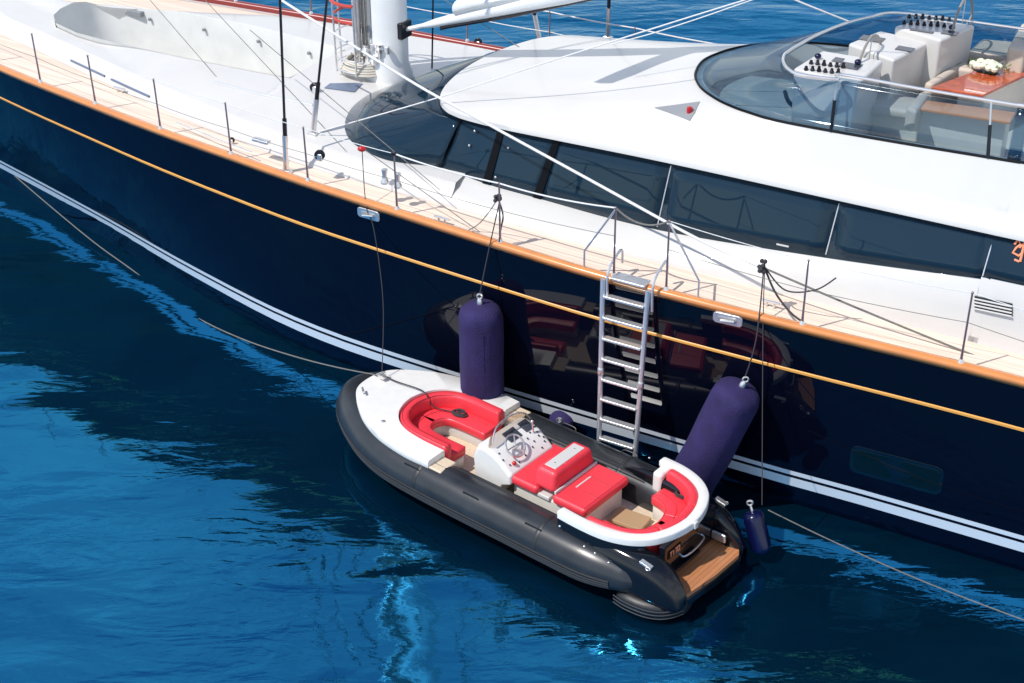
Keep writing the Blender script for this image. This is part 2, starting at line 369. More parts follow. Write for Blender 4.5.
# white sides below the windows
def onsurf(px, py):
    z = 3.2
    for _ in range(10):
        q = loc(px, py, z); z = crz(q.x, q.y) if abs(q.y) < vb(q.x)-.1 else zdk(q.x)+.03
    return loc(px, py, z)
NOSE = [onsurf(*p) for p in ((391, 161), (365, 151), (350, 140), (345, 126), (351, 110), (364, 98.5))]
Bn = [(3, -2.17, 3.62), (-2.55, -2.15, 3.54), (-3.02, -2.15, 3.50), (-4.92, -2.15, 3.30), (-7.2, -2.15, 3.13), (-9.0, -2.15, 3.17), (-9.8, -2.15, 3.2), (-10.55, -2.16, crz(-10.55, -2.16)+.004)]
Bm = [(q.x, q.y, crz(q.x, q.y)+.004) for q in NOSE[:5]+[onsurf(*p) for p in ((366, 97), (383, 89), (400, 83), (424, 77), (452, 71.5), (484, 59))]]
BALL = Bn+Bm+[(u, -v, z) for u, v, z in Bn[::-1]]
Tc = [(3, -1.97, 4.03), (-2.7, -1.95, 4.03), (-3.01, -1.95, 4.03), (-4.89, -1.94, 4.03), (-7.15, -1.93, 4.03), (-8.82, -1.92, 4.0), (-9.69, -1.9, 3.98), (-10.38, -1.82, 3.97), (-10.7, -1.66, 3.97), (-10.9, -1.42, 3.97), (-11.03, -1.12, 3.97), (-11.12, -.78, 3.97), (-11.18, -.4, 3.97), (-11.2, 0, 3.97)]
Gc = [(3, -1.65, 4.82), (-2.6, -1.6, 4.79), (-3.0, -1.6, 4.78), (-4.5, -1.6, 4.73), (-5.8, -1.59, 4.7), (-6.35, -1.5, 4.7), (-6.72, -1.36, 4.7), (-7.0, -1.18, 4.7), (-7.2, -1.0, 4.7), (-7.35, -.8, 4.7), (-7.46, -.6, 4.7), (-7.53, -.4, 4.7), (-7.58, -.2, 4.7), (-7.6, 0, 4.7)]
def sym(P, far=0): return P+[(u, -v*(fs(u) if far else 1), crz(u, -v*fs(u))+.004 if far and i < 6 else z) for i, (u, v, z) in enumerate(P[-2::-1])]
NS = 8
B = cr(BALL, NS); T = cr(sym(Tc), NS); G = cr(sym(Gc), NS); NT = len(B)
m = MB()
for sd, rng in ((1, range(0, 7*NS+1)), (-1, range(NT-1-7*NS, NT))):
    R = []
    for i in rng:
        p = B[i]; e = vb(p.x)*(-sd); b0 = zdk(p.x)+.02
        q = [(p.x, e, b0), (p.x, e+sd*.02, b0+.06), (p.x, e*.55+p.y*.45-sd*.045, b0*.45+p.z*.55), (p.x, e*.18+p.y*.82-sd*.02, b0*.12+p.z*.88), (p.x, p.y-sd*.0, p.z+.005), (p.x, p.y+sd*.06, p.z+.012)]
        R.append(q)
    m.loft(R)
side = m.build('deckhouse_side', white, Y, ang=50)
# panes
def band(i0, i1, off, name, mt, par, g=0.0, sol=.02, lo=0, hi=1):
    m = MB(); R = []
    for i in range(i0, i1+1):
        b0, t0 = B[i], T[i]; tx = (B[min(i+1, NT-1)]-B[max(i-1, 0)]); nrm = tx.cross(t0-b0).normalized()
        if nrm.z < 0: nrm = -nrm
        R.append([b0.lerp(t0, lo+(hi-lo)*k/4)+nrm*(off+.05*math.sin(PI*(lo+(hi-lo)*k/4))*g) for k in range(5)])
    m.loft(R); return m.build(name, mt, par, solid=sol, offs=0)
glz = empty('window_band', (0, 0, 0)); glz.parent = Y
for sd in (0, 1):
    def ix(a): return int(a*NS) if sd == 0 else NT-1-int(a*NS)
    def bb(a, b_, *r, **k): i, j = sorted((ix(a), ix(b_))); return band(i, j, *r, **k)
    for a, b_ in ((0, 2), (2, 3), (3, 4), (4, 5), (5, 6), (6, 7)):
        bb(a, b_, 0, 'side_window', glassd, Y)
    mm = [(5, .12), (6, .12), (7, .05)]
    for a, wd in mm:
        k = ix(a); p = B[k]; q = T[k]; dx = Vector((wd/2, 0, 0))
        if a in (5, 6): MB().add([p-dx, p+dx, q+dx*.8, q-dx*.8, ], [(0, 1, 2, 3)]).build('window_pillar', frame, Y, solid=.05, smooth=False)
        else: MB().add([p-dx, p+dx, q+dx, q-dx], [(0, 1, 2, 3)]).build('window_pillar', frame, Y, solid=.045, smooth=False)
    for a in (2, 3, 4):
        k = ix(a); s_ = -1 if sd == 0 else 1
        MB().tube([B[k]+Vector((0, s_*.02, .05)), T[k]+Vector((0, s_*.02, -.06))], .008, 6).build('glazing_bar', alum, Y)
bpy.data.objects.remove(glz)
band(7*NS, NT-1-7*NS, 0, 'windshield', glassd, Y, g=1.2)
# door-like frame fittings on the forward pane
m = MB()
for px, py in ((470, 134), (467, 147), (507, 140), (505, 150), (497, 176), (458, 176)):
    p = atv(px, py, -2.1); p.y = -2.15+.25*(p.z-3.2)/.8-.03; m.ball(p, .018, 8)
split_build(m, 'hinge_fitting', steel, Y)
# roof shell
O1 = []; O2 = []; O3 = []
for i in range(NT):
    tx = (T[min(i+1, NT-1)]-T[max(i-1, 0)]); n_ = Vector((-tx.y, tx.x, 0)).normalized()
    if n_.dot(Vector((0, T[i].y, 0))+(Vector((-1, 0, 0)) if T[i].x < -10.3 else Vector())) < 0: n_ = -n_
    O1.append(T[i]+n_*.02+Vector((0, 0, -.02))); O2.append(T[i]+n_*.09+Vector((0, 0, .0))); O3.append(T[i]+n_*.085+Vector((0, 0, .06)))
rings = [[p.lerp(Vector((max(p.x, -9), 0, p.z)), .5) for p in O1], O1, O2, O3]
NR = 12
for k in range(1, NR+1):
    s_ = k/NR; r = []
    for i in range(NT):
        p = O3[i]; q = G[i]; zf = math.sin(s_*PI/2)**.85 if s_ < 1 else 1
        x = p.lerp(q, s_); long = min(1, (p-q).length/2.5)
        f = s_*.45+.55*s_**2 if 0 else (1-long)*(s_*.35 if s_ < .34 else .119+.881*(s_-.34)/.66)+long*(.55*math.sin(s_*PI/2)+.45*s_**3)
        x.z = p.z+(q.z-p.z)*f; r.append(x)
    rings.append(r)
inn = []; inn2 = []; C0 = Vector((-3, 0, 0))
for i in range(NT):
    p = G[i]; d = Vector((p.x+4.6 if p.x < -4.6 else 0, p.y, 0)); d = d.normalized() if d.length > 0 else Vector((0, -1, 0))
    inn.append(p-d*.10); q = p-d*.13; q.z = 4.3; inn2.append(q)
rings += [inn, inn2]
roof = MB().loft(rings).build('hardtop_roof', white, Y, ang=50)
fl = MB().add([Vector((p.x, p.y, 4.302)) for p in inn2], [tuple(range(NT))]).build('flybridge_floor', mat('flybridge_sole', (.60, .57, .51), .5, noise=.05), roof, smooth=False)
# flybridge screen and rail
Rc = [(3, -1.48, 5.42), (-2.6, -1.46, 5.38), (-3.0, -1.46, 5.37), (-4.2, -1.45, 5.35), (-5.2, -1.43, 5.34), (-5.7, -1.38, 5.34), (-5.95, -1.26, 5.34), (-6.1, -1.08, 5.34), (-6.2, -.9, 5.34), (-6.25, -.7, 5.34), (-6.29, -.5, 5.34), (-6.32, -.33, 5.34), (-6.33, -.16, 5.34), (-6.34, 0, 5.34)]
Rn = Rc[:5]; zr = 5.34
Rm = [tuple(loc(x_, y_, zr+.05)-Vector((0, 0, .05))) for x_, y_ in ((838, 79), (818, 77), (803, 75), (793, 72), (787, 68), (784, 64), (783, 60.5), (783.5, 57), (785, 54), (789, 51), (795, 47), (803, 42.5), (815, 36), (832, 28.5), (850, 22), (870, 17), (892, 12.8))]
fv = Rm[-1][1]
RL = cr(Rn+Rm+[(-4.9, fv+.12, zr), (-4.0, fv+.15, zr+.01), (-3.0, fv+.15, 5.37), (-1, fv+.15, 5.38), (3, fv+.15, 5.42)], NS)
m = MB(); m.loft([[G[i].lerp(RL[i], k/4)+Vector((0, 0, .01+.015*math.sin(PI*k/4))) for k in range(5)] for i in range(NT)])
m.build('wind_screen', flyglass, Y, solid=.012)
MB().tube([G[i]+Vector((0, 0, .012)) for i in range(NT)], .017, 6).build('screen_gasket', frame, Y)
MB().tube([p+Vector((0, 0, .05)) for p in RL], .02, 8).build('screen_rail', steel, Y)
def atu(Cv, u, sd):
    H_ = [p for p in Cv if p.y*sd >= 0]; return min(H_, key=lambda p: abs(p.x-u)).copy()
for sd in (-1, 1):
    for u_ in (-5.25, -3.38, -1.5, .4):
        g_ = atu(G, u_, sd); r_ = atu(RL, u_+.03, sd)
        if sd < 0 or u_ > -5: f_ = MB().tube([g_, g_.lerp(r_, .55)+Vector((0, 0, .05))], .022, 8).build('screen_stanchion', darkm, Y)
        MB().tube([g_.lerp(r_, .5)+Vector((0, 0, .05)), r_+Vector((0, 0, .05))], .014, 8).build('screen_stanchion', steel, Y)
for a_, b_ in (((470, 84), (545, 126)), ((585, 52), (700, 150))):
    pass
# side nav light recess
from mathutils.bvhtree import BVHTree
_bv = BVHTree.FromPolygons([v.co.copy() for v in roof.data.vertices], [tuple(p.vertices) for p in roof.data.polygons])
_Yi = (Matrix.Translation(VA*VC)@Matrix.Rotation(YA, 4, 'Z')).inverted()
def onroof(px, py):
    o_ = _Yi@Vector((0, 0, CAMH)); d_ = (_Yi.to_3x3()@ray(px, py)).normalized(); h_ = _bv.ray_cast(o_, d_); return h_[0], h_[1]
P3 = [onroof(655, 108), onroof(678, 105), onroof(700, 102), onroof(695, 113), onroof(690, 121), onroof(672, 114)]
nn = P3[3][1]; nn = nn if nn.z > 0 else -nn
MB().add([p+nn*.012 for p, _ in P3]+[p-nn*.03 for p, _ in P3], [(0, 1, 2, 3, 4, 5), (11, 10, 9, 8, 7, 6)]+[(i, (i+1) % 6, 6+(i+1) % 6, 6+i) for i in range(6)]).build('nav_light_recess', greypad, Y, smooth=False)
pn, _ = onroof(690, 112)
MB().lathe(pn+nn*.02, [(.035, -.03), (.04, .01), (.035, .05), (.015, .06)], 12).build('nav_light', redl, Y)

# ---- flybridge furniture
FZ = 4.304
def quad(cs, ztop, name, mt, par, bev=.03, zb=FZ, taper=0):
    c = sum(cs, Vector())/len(cs); top = [Vector((p.x, p.y, ztop)) for p in cs]; bot = [Vector((c.x+(p.x-c.x)*(1-taper), c.y+(p.y-c.y)*(1-taper), zb)) for p in cs]
    n = len(cs)
    return MB().add(bot+top, [tuple(range(n))[::-1], tuple(range(n, 2*n))]+[(i, (i+1) % n, n+(i+1) % n, n+i) for i in range(n)]).build(name, mt, par, bevel=bev)
def rect(u0, u1, v0, v1): return [Vector((u0, v0, 0)), Vector((u1, v0, 0)), Vector((u1, v1, 0)), Vector((u0, v1, 0))]
Lq = lambda P, z: [loc(x_, y_, z) for x_, y_ in P]
ZC = 5.3
c1 = quad(Lq([(793, 68), (822, 50), (884, 60), (858, 84)], ZC), ZC, 'helm_console', white, Y, .04, taper=.08)
c2 = quad(Lq([(848, 43), (880, 30), (930, 42), (894, 60)], ZC), ZC, 'helm_console', white, Y, .04, taper=.05)
c3 = quad(Lq([(894, 26), (925, 17), (976, 25), (941, 40)], ZC+.1), ZC+.1, 'helm_console', white, Y, .04, taper=.06)
m = MB()
for P, z, n in ((((806, 70), (838, 74)), ZC, 6), (((904, 24), (944, 27)), ZC+.1, 7)):
    for k in range(n):
        for row in (0, 1):
            q = loc(P[0][0]+(P[1][0]-P[0][0])*k/(n-1)+row*5, P[0][1]+(P[1][1]-P[0][1])*k/(n-1)-row*6, z)
            m.lathe(q, [(.026, 0), (.03, .02), (.018, .03+.01*(k % 3)), (.022, .045+.01*(k % 3)), (.008, .055+.01*(k % 3))], 10)
split_build(m, 'control_lever', darkm, c1)
m = MB()
for px_, py_, z, sx, sy in ((850, 66, ZC, .26, .2), (838, 60, ZC, .12, .16), (905, 49, ZC, .22, .16), (872, 39, ZC, .3, .2), (950, 33, ZC+.1, .2, .16), (922, 31, ZC+.1, .3, .08)): m.box(loc(px_, py_, z+.004)+Vector((0, 0, .002)), (sx, sy, .012))
split_build(m, 'instrument_panel', screen, c2, bevel=.004)
m = MB()
for px_, py_, z in ((818, 56, ZC), (858, 62, ZC), (952, 27, ZC+.1)): m.ball(loc(px_, py_, z+.04), .045, 12, (1, 1, .8))
split_build(m, 'compass', blue, c1)
# two big wheels
MW = Matrix(((0, 0, 1), (1, 0, 0), (0, 1, 0)))
for cpx, cpy, z, par in ((867, 76, 5.0, c1), (960, 36, 5.2, c3)):
    c = loc(cpx, cpy, z); m = MB(); m.ring(c, .52, .018, MW, 40)
    wh = m.build('steering_wheel', mat('leather_grip', (.28, .26, .23), .4) if 'leather_grip' not in MATS else MATS['leather_grip'], Y)
    m = MB()
    for k in range(5):
        a = k*2*PI/5+.3; m.tube([c, c+Vector((0, .51*math.cos(a), .51*math.sin(a)))], .007, 6)
    m.tube([c+Vector((-.35, 0, 0)), c+Vector((.03, 0, 0))], .03, 8); m.build('wheel_spoke', steel, wh)
# seats
def cushion(name, c, d, mt, par, rz=0, bev=.06, ry=0): return MB().box(c, d, rz, ry).build(name, mt, par, bevel=min(bev, min(d)*.45), seg=4)
def seatq(P, z, hgt, nm, mt, par, bev=.05): return quad(Lq(P, z), z, nm, mt, par, bev, zb=z-hgt)
hs = quad(Lq([(872, 112), (885, 98), (930, 104), (920, 120)], 4.62), 4.62, 'helm_seat', cream, Y, .03)
seatq([(868, 105), (880, 92), (925, 98), (915, 112)], 4.76, .13, 'seat', beige, hs); seatq([(906, 107), (921, 90), (931, 92), (917, 111)], 4.97, .3, 'backrest', beige, hs)
hs = quad(Lq([(968, 58), (985, 42), (1030, 46), (1020, 64)], 4.8), 4.8, 'helm_seat', cream, Y, .03)
seatq([(966, 52), (982, 38), (1026, 42), (1016, 58)], 4.95, .15, 'seat', beige, hs); seatq([(1008, 46), (1022, 22), (1040, 25), (1026, 50)], 5.25, .4, 'backrest', beige, hs)
sofa = quad(Lq([(928, 84), (958, 64), (975, 67), (945, 88)], 4.66), 4.66, 'sofa', cream, Y, .03)
seatq([(924, 82), (960, 60), (969, 61), (933, 84)], 4.95, .32, 'backrest', beige, sofa); seatq([(930, 64), (936, 58), (980, 64), (974, 70)], 4.95, .32, 'backrest', beige, sofa)
tb = seatq([(931, 87), (983, 95), (1060, 58), (1003, 60)], 4.93, .04, 'flybridge_table', varnr, Y, .012)
quad(Lq([(958, 90), (986, 94), (1036, 68), (1006, 66)], 4.88), 4.885, 'pedestal', cream, tb, .03)
bn = seatq([(917, 108), (925, 100), (1016, 112), (1010, 122)], 4.93, .035, 'teak_bench', varn, Y, .01)
quad(Lq([(921, 108), (928, 103), (1012, 114), (1007, 120)], 4.89), 4.89, 'bench_base', cream, bn, .02)
quad(rect(-2.85, -1.2, -1.2, -.2), 4.72, 'sofa', beige, Y, .08); quad(rect(-2.6, -1.0, .3, 1.4), 4.72, 'sofa', beige, Y, .08)
# curved dark footrest rail under the near helm
MB().tube(cr([loc(785, 92, 4.5), loc(792, 105, 4.5), loc(820, 115, 4.5), loc(850, 117, 4.5)], 6), .03, 8).build('foot_rail', darkm, Y)

# ---- mast, gooseneck, boom, pulpit
ms = MB(); mu = -12.88
for z0, k in ((3.5, 1.25), (3.75, 1.05), (3.95, 1), (26, .8)): pass
rg = []
for z0, k in ((3.4, 1.22), (3.62, 1.18), (3.8, 1.0), (8, .98), (26, .7)):
    rg.append([(mu+.36*k*math.cos(a), .27*k*math.sin(a), z0) for a in [2*PI*i/32 for i in range(32)]])
ms.loft(rg, closed=True); ms.add(rg[-1], [tuple(range(32))]); mast = ms.build('mast', mastp, Y)
m = MB()
for k in range(5): m.tube([(mu-.32+.04*k, -.23-.01*k, 3.9), (mu-.3+.03*k, -.2-.01*k, 25)], .011, 6)
m.build('halyard', ropeg, mast)
m = MB()
for k in range(3): m.tube([(mu-.36, -.12+.1*k, 3.7), (mu-.35, -.12+.1*k, 24)], .012, 6)
m.build('halyard', roped, mast)
m = MB(); m.box((mu+.33, 0, 4.33), (.12, .28, .26)); gn = m.build('gooseneck', darkm, mast, bevel=.02)
m = MB()
for (a_, z_, y_) in ((-.2, 4.0, -.26), (.05, 4.05, -.27), (-.05, 3.85, -.3)): m.lathe((mu+a_, y_, z_), [(.05, -.06), (.07, 0), (.05, .03), (.06, .07)], 12)
split_build(m, 'mast_winch', steel, mast)
MB().box((mu-.12, -.26, 9), (.06, .03, 9.6)).build('sail_track', greypad, mast)
MB().tube([(mu-.56, 0, 3.66), (mu-.56, 0, 24)], .06, 12).build('furler', steel, mast)
for z_ in (3.62, 5.2): MB().loft([[(mu+.365*math.cos(a)*k_, .275*math.sin(a)*k_, zz) for a in [2*PI*i/32 for i in range(32)]] for k_, zz in ((1.0, z_), (1.03, z_+.01), (1.03, z_+.05), (1.0, z_+.06))], closed=True).build('mast_band', alum, mast)
for k in range(4): MB().box((mu-.22+.14*k, -.275, 3.95+.1*(k % 2)), (.05, .06, .12)).build('rope_clutch', steel, mast, bevel=.012)
b0 = Vector((mu+.36, 0, 4.33)); b1 = atv(540, 0, 0); bdv = (b1-b0).normalized()
def bp_(s_): return b0+bdv*s_ if s_ < 9 else b0+bdv*9+Vector((s_-9, 0, (s_-9)*.1))
rg = []
for s_, ry_, rz_ in ((.35, .05, .04), (.6, .09, .07), (1.2, .12, .10), (3, .17, .17), (9, .2, .2), (14, .2, .2), (14.3, .1, .1)):
    c = bp_(s_); rg.append([c+Vector((0, ry_*math.cos(a), rz_*math.sin(a))) for a in [2*PI*i/16 for i in range(16)]])
m = MB().loft(rg, closed=True); m.tube([b0, bp_(.6)], .035, 8); boom = m.build('boom', mastp, Y)
m = MB()
rg = []
for s_, wd in ((.7, .02), (.9, .05), (2, .07), (4.5, .08)):
    c = bp_(s_)+Vector((0, -.04, -.13 if s_ > 1 else -.09)); rg.append([c+Vector((0, wd*math.cos(a), .035*math.sin(a))) for a in [2*PI*i/10 for i in range(10)]])
m.loft(rg, closed=True); m.build('boom_underside', darkm, boom)
m = MB(); rg = []
for i in range(30):
    s_ = 1.0+i*.38; c = bp_(s_)+Vector((0, 0, .16+.02*math.sin(i*1.7))); rg.append([c+Vector((0, .15*math.cos(a)*(1+.08*math.sin(i*2.3+a*3)), .12*math.sin(a))) for a in [2*PI*j/12 for j in range(12)]])
m.loft(rg, closed=True); m.build('furled_sail', mat('sailcloth', (.74, .74, .72), .7), boom)
SL = Vector((-.319, -.494, .809)); F_ = []  # unseen strip added by the boom only to cast a shadow on the roof
for (u_, v_, wd) in ((-8.0, 1.0, .30), (-8.15, .6, .24), (-8.35, .1, .2), (-8.55, -.4, .2), (-8.72, -.75, .16)):
    t0_ = 3.1+.25*(1.0-v_); c = Vector((u_, v_, 4.35))+SL*t0_; F_.append([c+Vector((-wd, 0, .03)), c+Vector((0, 0, -.02)), c+Vector((wd, 0, .03))])
MB().loft(F_).build('shadow_caster', MATS['sailcloth'], boom, solid=.02)
# mast pulpit
pc = Vector((mu-.38, 0, 0))
m = MB(); m.ring(pc+Vector((0, 0, 4.72)), .52, .028, None, 28, 8, PI*.42, PI*1.58); ring1 = m.build('pulpit_ring', redrim, Y)
m = MB(); m.ring(pc+Vector((0, 0, 4.45)), .5, .02, None, 28, 8, PI*.42, PI*1.58); m.build('pulpit_ring', redrim, Y)
for k in range(5):
    a = PI*(.42+1.16*k/4); MB().tube([pc+Vector((.5*math.cos(a), .5*math.sin(a), 3.6)), pc+Vector((.52*math.cos(a), .52*math.sin(a), 4.72))], .015, 8).build('pulpit_post', steel, Y)
m = MB()
for z_ in (3.66, 3.85, 4.15): m.ring(pc+Vector((0, 0, z_)), .5, .011, None, 28, 6, PI*.42, PI*1.58)
m.build('pulpit_hoop', steel, Y)
m = MB()
for k in range(5): m.ring(pc+Vector((.05, -.05, 3.62+.035*k)), .42-.02*k, .02, None, 26, 6)
for k in range(8): m.tube([pc+Vector((.42*math.cos(k), .42*math.sin(k), 3.6)), pc+Vector((-.3*math.cos(k*1.7), .3*math.sin(k*2.), 3.78))], .014, 5)
m.build('halyard_coil', mat('pale_rope', (.6, .56, .48), .8), Y)
# ---- shrouds and rods
def rod(name, p, q, r, mt, par=Y): return MB().tube([p, q], r, 8).build(name, mt, par)
def shroud(base, top, name='shroud'):
    base = Vector(base); top = Vector(top); d = (top-base)
    end = base+d*(12/d.z if d.z else 1)
    s_ = rod(name, base+d*.4*(1/d.length), end, .019, darkm)
    L = d.normalized(); rod('turnbuckle', base, base+L*.55, .042, steel, s_); rod('rod_cap', base+L*.55, base+L*.8, .032, darkm, s_)
    MB().box(base+Vector((0, 0, -.02)), (.16, .1, .1)).build('chainplate', steel, s_, bevel=.01)
b_ = loc(285, 169, 3.08); b_.y = -(bd(b_.x)-.2); b_.z = zdk(b_.x)+.02; shroud(b_, atv(280, 0, b_.y+.1))
b_ = onsurf(313, 134); shroud(b_, atv(327, 0, b_.y+.15))
for (bx, by), (tx_, ty) in (((541, 46), (532, 0)), ((608, 38), (609, 0)), ((432, 70), (433, 0))):
    z0 = 3.2 if bx != 432 else 3.45; b_ = loc(bx, by, z0 if bx != 608 else 3.2); tp_ = atv(tx_, ty, b_.y-.05); d = tp_-b_
    if bx == 432: rod('inner_stay', b_, b_+d*(8/max(d.z, .3)), .014, darkm)
    else: shroud(b_, tp_)
# far-side stanchions, near stanchions, lifelines
def stanchion(u, sd, h=.78, mt=steel, lean=0):
    b0 = Vector((u, sd*(bd(u)-.03), sheer(u)+.03)); t0 = b0+Vector((0, sd*.02, h))
    o = MB().tube([b0, b0+(t0-b0)*.25, t0], [.018, .014, .012], 8).ball(t0, .018, 8).build('stanchion', darks, Y)
    MB().lathe(b0, [(.04, 0), (.035, .02), (.02, .05)], 10).build('stanchion_base', steel, o)
    return t0
darks = mat('weathered_steel', (.34, .25, .26), .3, metal=.8)
def nearu(px, py):
    z = 3
    for _ in range(5): z = sheer(loc(px, py, z).x)+.03
    return loc(px, py, z).x
SP = [(41, 82), (95, 104), (158, 130), (229, 155), (309, 180), (399, 208), (500, 242), (615, 275), (666, 290), (803, 323), (961, 362)]
nu = [nearu(*p) for p in SP]; tops = []
for k, u in enumerate(nu): tops.append(stanchion(u, -1, [.8, .78, .78, .78, .8, .82, .84, .95, .95, .86, .92][k]))
tops.append(stanchion(nu[-1]+1.8, -1)); tops.insert(0, stanchion(nu[0]-1.6, -1)); tops.insert(0, stanchion(nu[0]-3.2, -1))
ft = [stanchion(u, 1) for u in [nu[0]-2.2]+[nu[0]+1.55*k for k in range(12)]]
def wires(tt, f, r, name, mt, sk=()):
    for a, b_ in zip(range(len(tt)-1), range(1, len(tt))):
        if a in sk: continue
        m = MB(); p, q = tt[a].copy(), tt[b_].copy(); p.z -= f; q.z -= f; m.tube(sag(p, q, .015, 6), r, 6); m.build(name, mt, Y)
wires(tops, .0, .0055, 'lifeline', ropew, (7, 8, 9)); wires(tops, .38, .004, 'lifeline', ropeg, (9,))
wires(ft, 0, .012, 'lifeline', ropew); wires(ft, .35, .008, 'lifeline', ropew)
# gate: heavy top lines and braces
i7 = 9; g1_, g2_ = tops[9], tops[10]
MB().tube(sag(tops[7], tops[8], .03), .011, 6).tube(sag(tops[8], g1_, .04), .011, 6).build('covered_lifeline', ropew, Y)
MB().tube(sag(g1_, g2_, .13), .014, 6).build('gate_line', ropeg, Y)
for t_, s_ in ((g1_, -1), (g2_, 1)):
    bu = t_.x+s_*.42; f_ = Vector((bu, -(bd(bu)-.03), sheer(bu)+.03))
    MB().tube([t_+Vector((0, 0, -.02)), f_+Vector((0, 0, .24)), f_], .014, 8).build('gate_brace', steel, Y)
MB().box(Vector((tops[7].x-.0, tops[7].y, tops[7].z)), (.07, .05, .05)).build('gate_hook', darkm, Y, bevel=.01)
# chrome fairleads in the topsides, vent, windows, lettering
def onhull(px, py):
    v = -3.1
    for _ in range(6): q = atv(px, py, v); v = -hull_v(q.x, q.z)-.004
    return atv(px, py, v)
def plate(cs, name, mt, par, th, off=0):
    n = (cs[1]-cs[0]).cross(cs[-1]-cs[0]).normalized()
    if n.y > 0: n = -n
    vs = [c+n*off for c in cs]+[c+n*(off+th) for c in cs]; k = len(cs)
    return MB().add(vs, [tuple(range(k))[::-1], tuple(range(k, 2*k))]+[(i, (i+1) % k, k+(i+1) % k, k+i) for i in range(k)]).build(name, mt, par, bevel=th*.4)
def rrect(c, du, dz, r, n=4):
    pts = []
    for (sx, sz, a0) in ((1, 1, 0), (-1, 1, 90), (-1, -1, 180), (1, -1, 270)):
        for i in range(n+1):
            a = math.radians(a0+90*i/n); pts.append((c.x+sx*(du/2-r)+r*math.cos(a), c.z+sz*(dz/2-r)+r*math.sin(a)))
    return [Vector((u, -hull_v(u, z)-.002, z)) for u, z in pts]
for (px, py) in ((369, 214), (728, 319)):
    c = onhull(px, py); f = plate(rrect(c, .38, .15, .05), 'fairlead', steel, Y, .022)
    plate(rrect(c, .25, .07, .03), 'fairlead_throat', greypad, f, .03); MB().tube([Vector((c.x-.08, -hull_v(c.x, c.z)-.05, c.z-.02)), Vector((c.x+.1, -hull_v(c.x, c.z)-.05, c.z+.01))], .018, 8).build('roller', steel, f)
c = onhull(896, 470); pl_ = plate(rrect(c, 1.15, .44, .1), 'hull_window', mat('hull_window_glass', (.001, .004, .005), .05, coat=1), Y, .006)
for du in (-.28, .28): plate(rrect(c+Vector((du, 0, 0)), .5, .34, .08), 'pane', mat('hull_pane', (.001, .007, .008), .04), pl_, .009)
def sidept(px, py):
    v = -2.2
    for _ in range(4):
        q = atv(px, py, v); v = -2.3+.15*min(1, max(0, (q.z-2.9)/.6))-.02
    return atv(px, py, v)
cs = [sidept(975, 295), sidept(1013, 303), sidept(1013, 316), sidept(975, 308)]
vt = plate(cs, 'air_vent', darkm, Y, .02, .02)
for k in range(4):
    f0 = .12+k*.25; a_ = cs[0].lerp(cs[3], f0); b2 = cs[1].lerp(cs[2], f0); MB().tube([a_+Vector((0, -.06, 0)), b2+Vector((0, -.06, 0))], .011, 6).build('louvre', white, vt)
# orange emblem on the dark glass near the aft edge
m = MB()
def stroke(P, r=.012):
    Q = []
    for (x_, y_) in P:
        q = atv(x_, y_, -2.08); Q.append(Vector((q.x, -2.15+.2*(q.z-3.5)/.5-.035, q.z)))
    m.tube(Q, r, 6)
stroke([(1013, 247), (1016, 243), (1019, 247), (1015, 250), (1012, 254), (1018, 257), (1022, 254)], .016); stroke([(1018, 250), (1024, 245), (1029, 248)], .016)
stroke([(1020, 262), (1022, 250), (1026, 240)], .016); stroke([(1014, 260), (1019, 262)], .014); stroke([(1028, 252), (1033, 262)], .016)
m.build('emblem', orange, Y)
MB().box(sidept(782, 246)+Vector((0, .02, 0)), (.16, .01, .02), 0, -.02).build('window_sticker', white, Y)
# deck gear
def block(p, par=Y, r=.09, name='deck_block'):
    m = MB(); m.lathe(p+Vector((0, 0, r)), [(r*.7, -r*.35), (r, -r*.3), (r*.6, 0), (r, r*.3), (r*.7, r*.35)], 16, Matrix.Rotation(PI/2, 3, 'X')@Matrix.Rotation(.3, 3, 'Y')); o = m.build(name, darkm, par)
    MB().box(p+Vector((0, 0, r*.6)), (r*1.3, r*.9, r*1.5)).build('cheek', steel, o, bevel=.02); return o
for px, py, r in ((320, 160, .075), (315, 92, .075), (478, 46, .07), (232, 143, .045)):
    block(onsurf(px, py), r=r)
def winch(p, r=.12):
    m = MB(); m.lathe(p, [(r*1.1, 0), (r*1.1, .03), (r*.75, .06), (r*.65, .12), (r*.8, .17), (r*.85, .2), (r*.4, .21)], 20); return m.build('winch', steel, Y)
for px, py in ((385, 183), (398, 187)):
    winch(onsurf(px, py), .055)
m = MB()
for px, py in ((258, 141), (265, 143)):
    q = onsurf(px, py); m.box(q+Vector((0, 0, .02)), (.16, .1, .05))
split_build(m, 'deck_vent', steel, Y, bevel=.015)
for px, py in ((340, 85), ):
    q = onsurf(px+4, py+1); MB().box(q, (.5, .35, .012), .2).build('deck_hatch', hatchm, Y)
for cx, cy, lx in ((33, 14, .42), (6, 24, .5)):
    q = loc(cx, cy, 3.3); q.z = zdk(q.x)+.07; f = MB().box(q, (.52, .36, .05)).build('foredeck_hatch', alum, Y, bevel=.015); MB().box(q+Vector((0, 0, .03)), (.46, .3, .02)).build('hatch_glass', hatchm, f, bevel=.005)
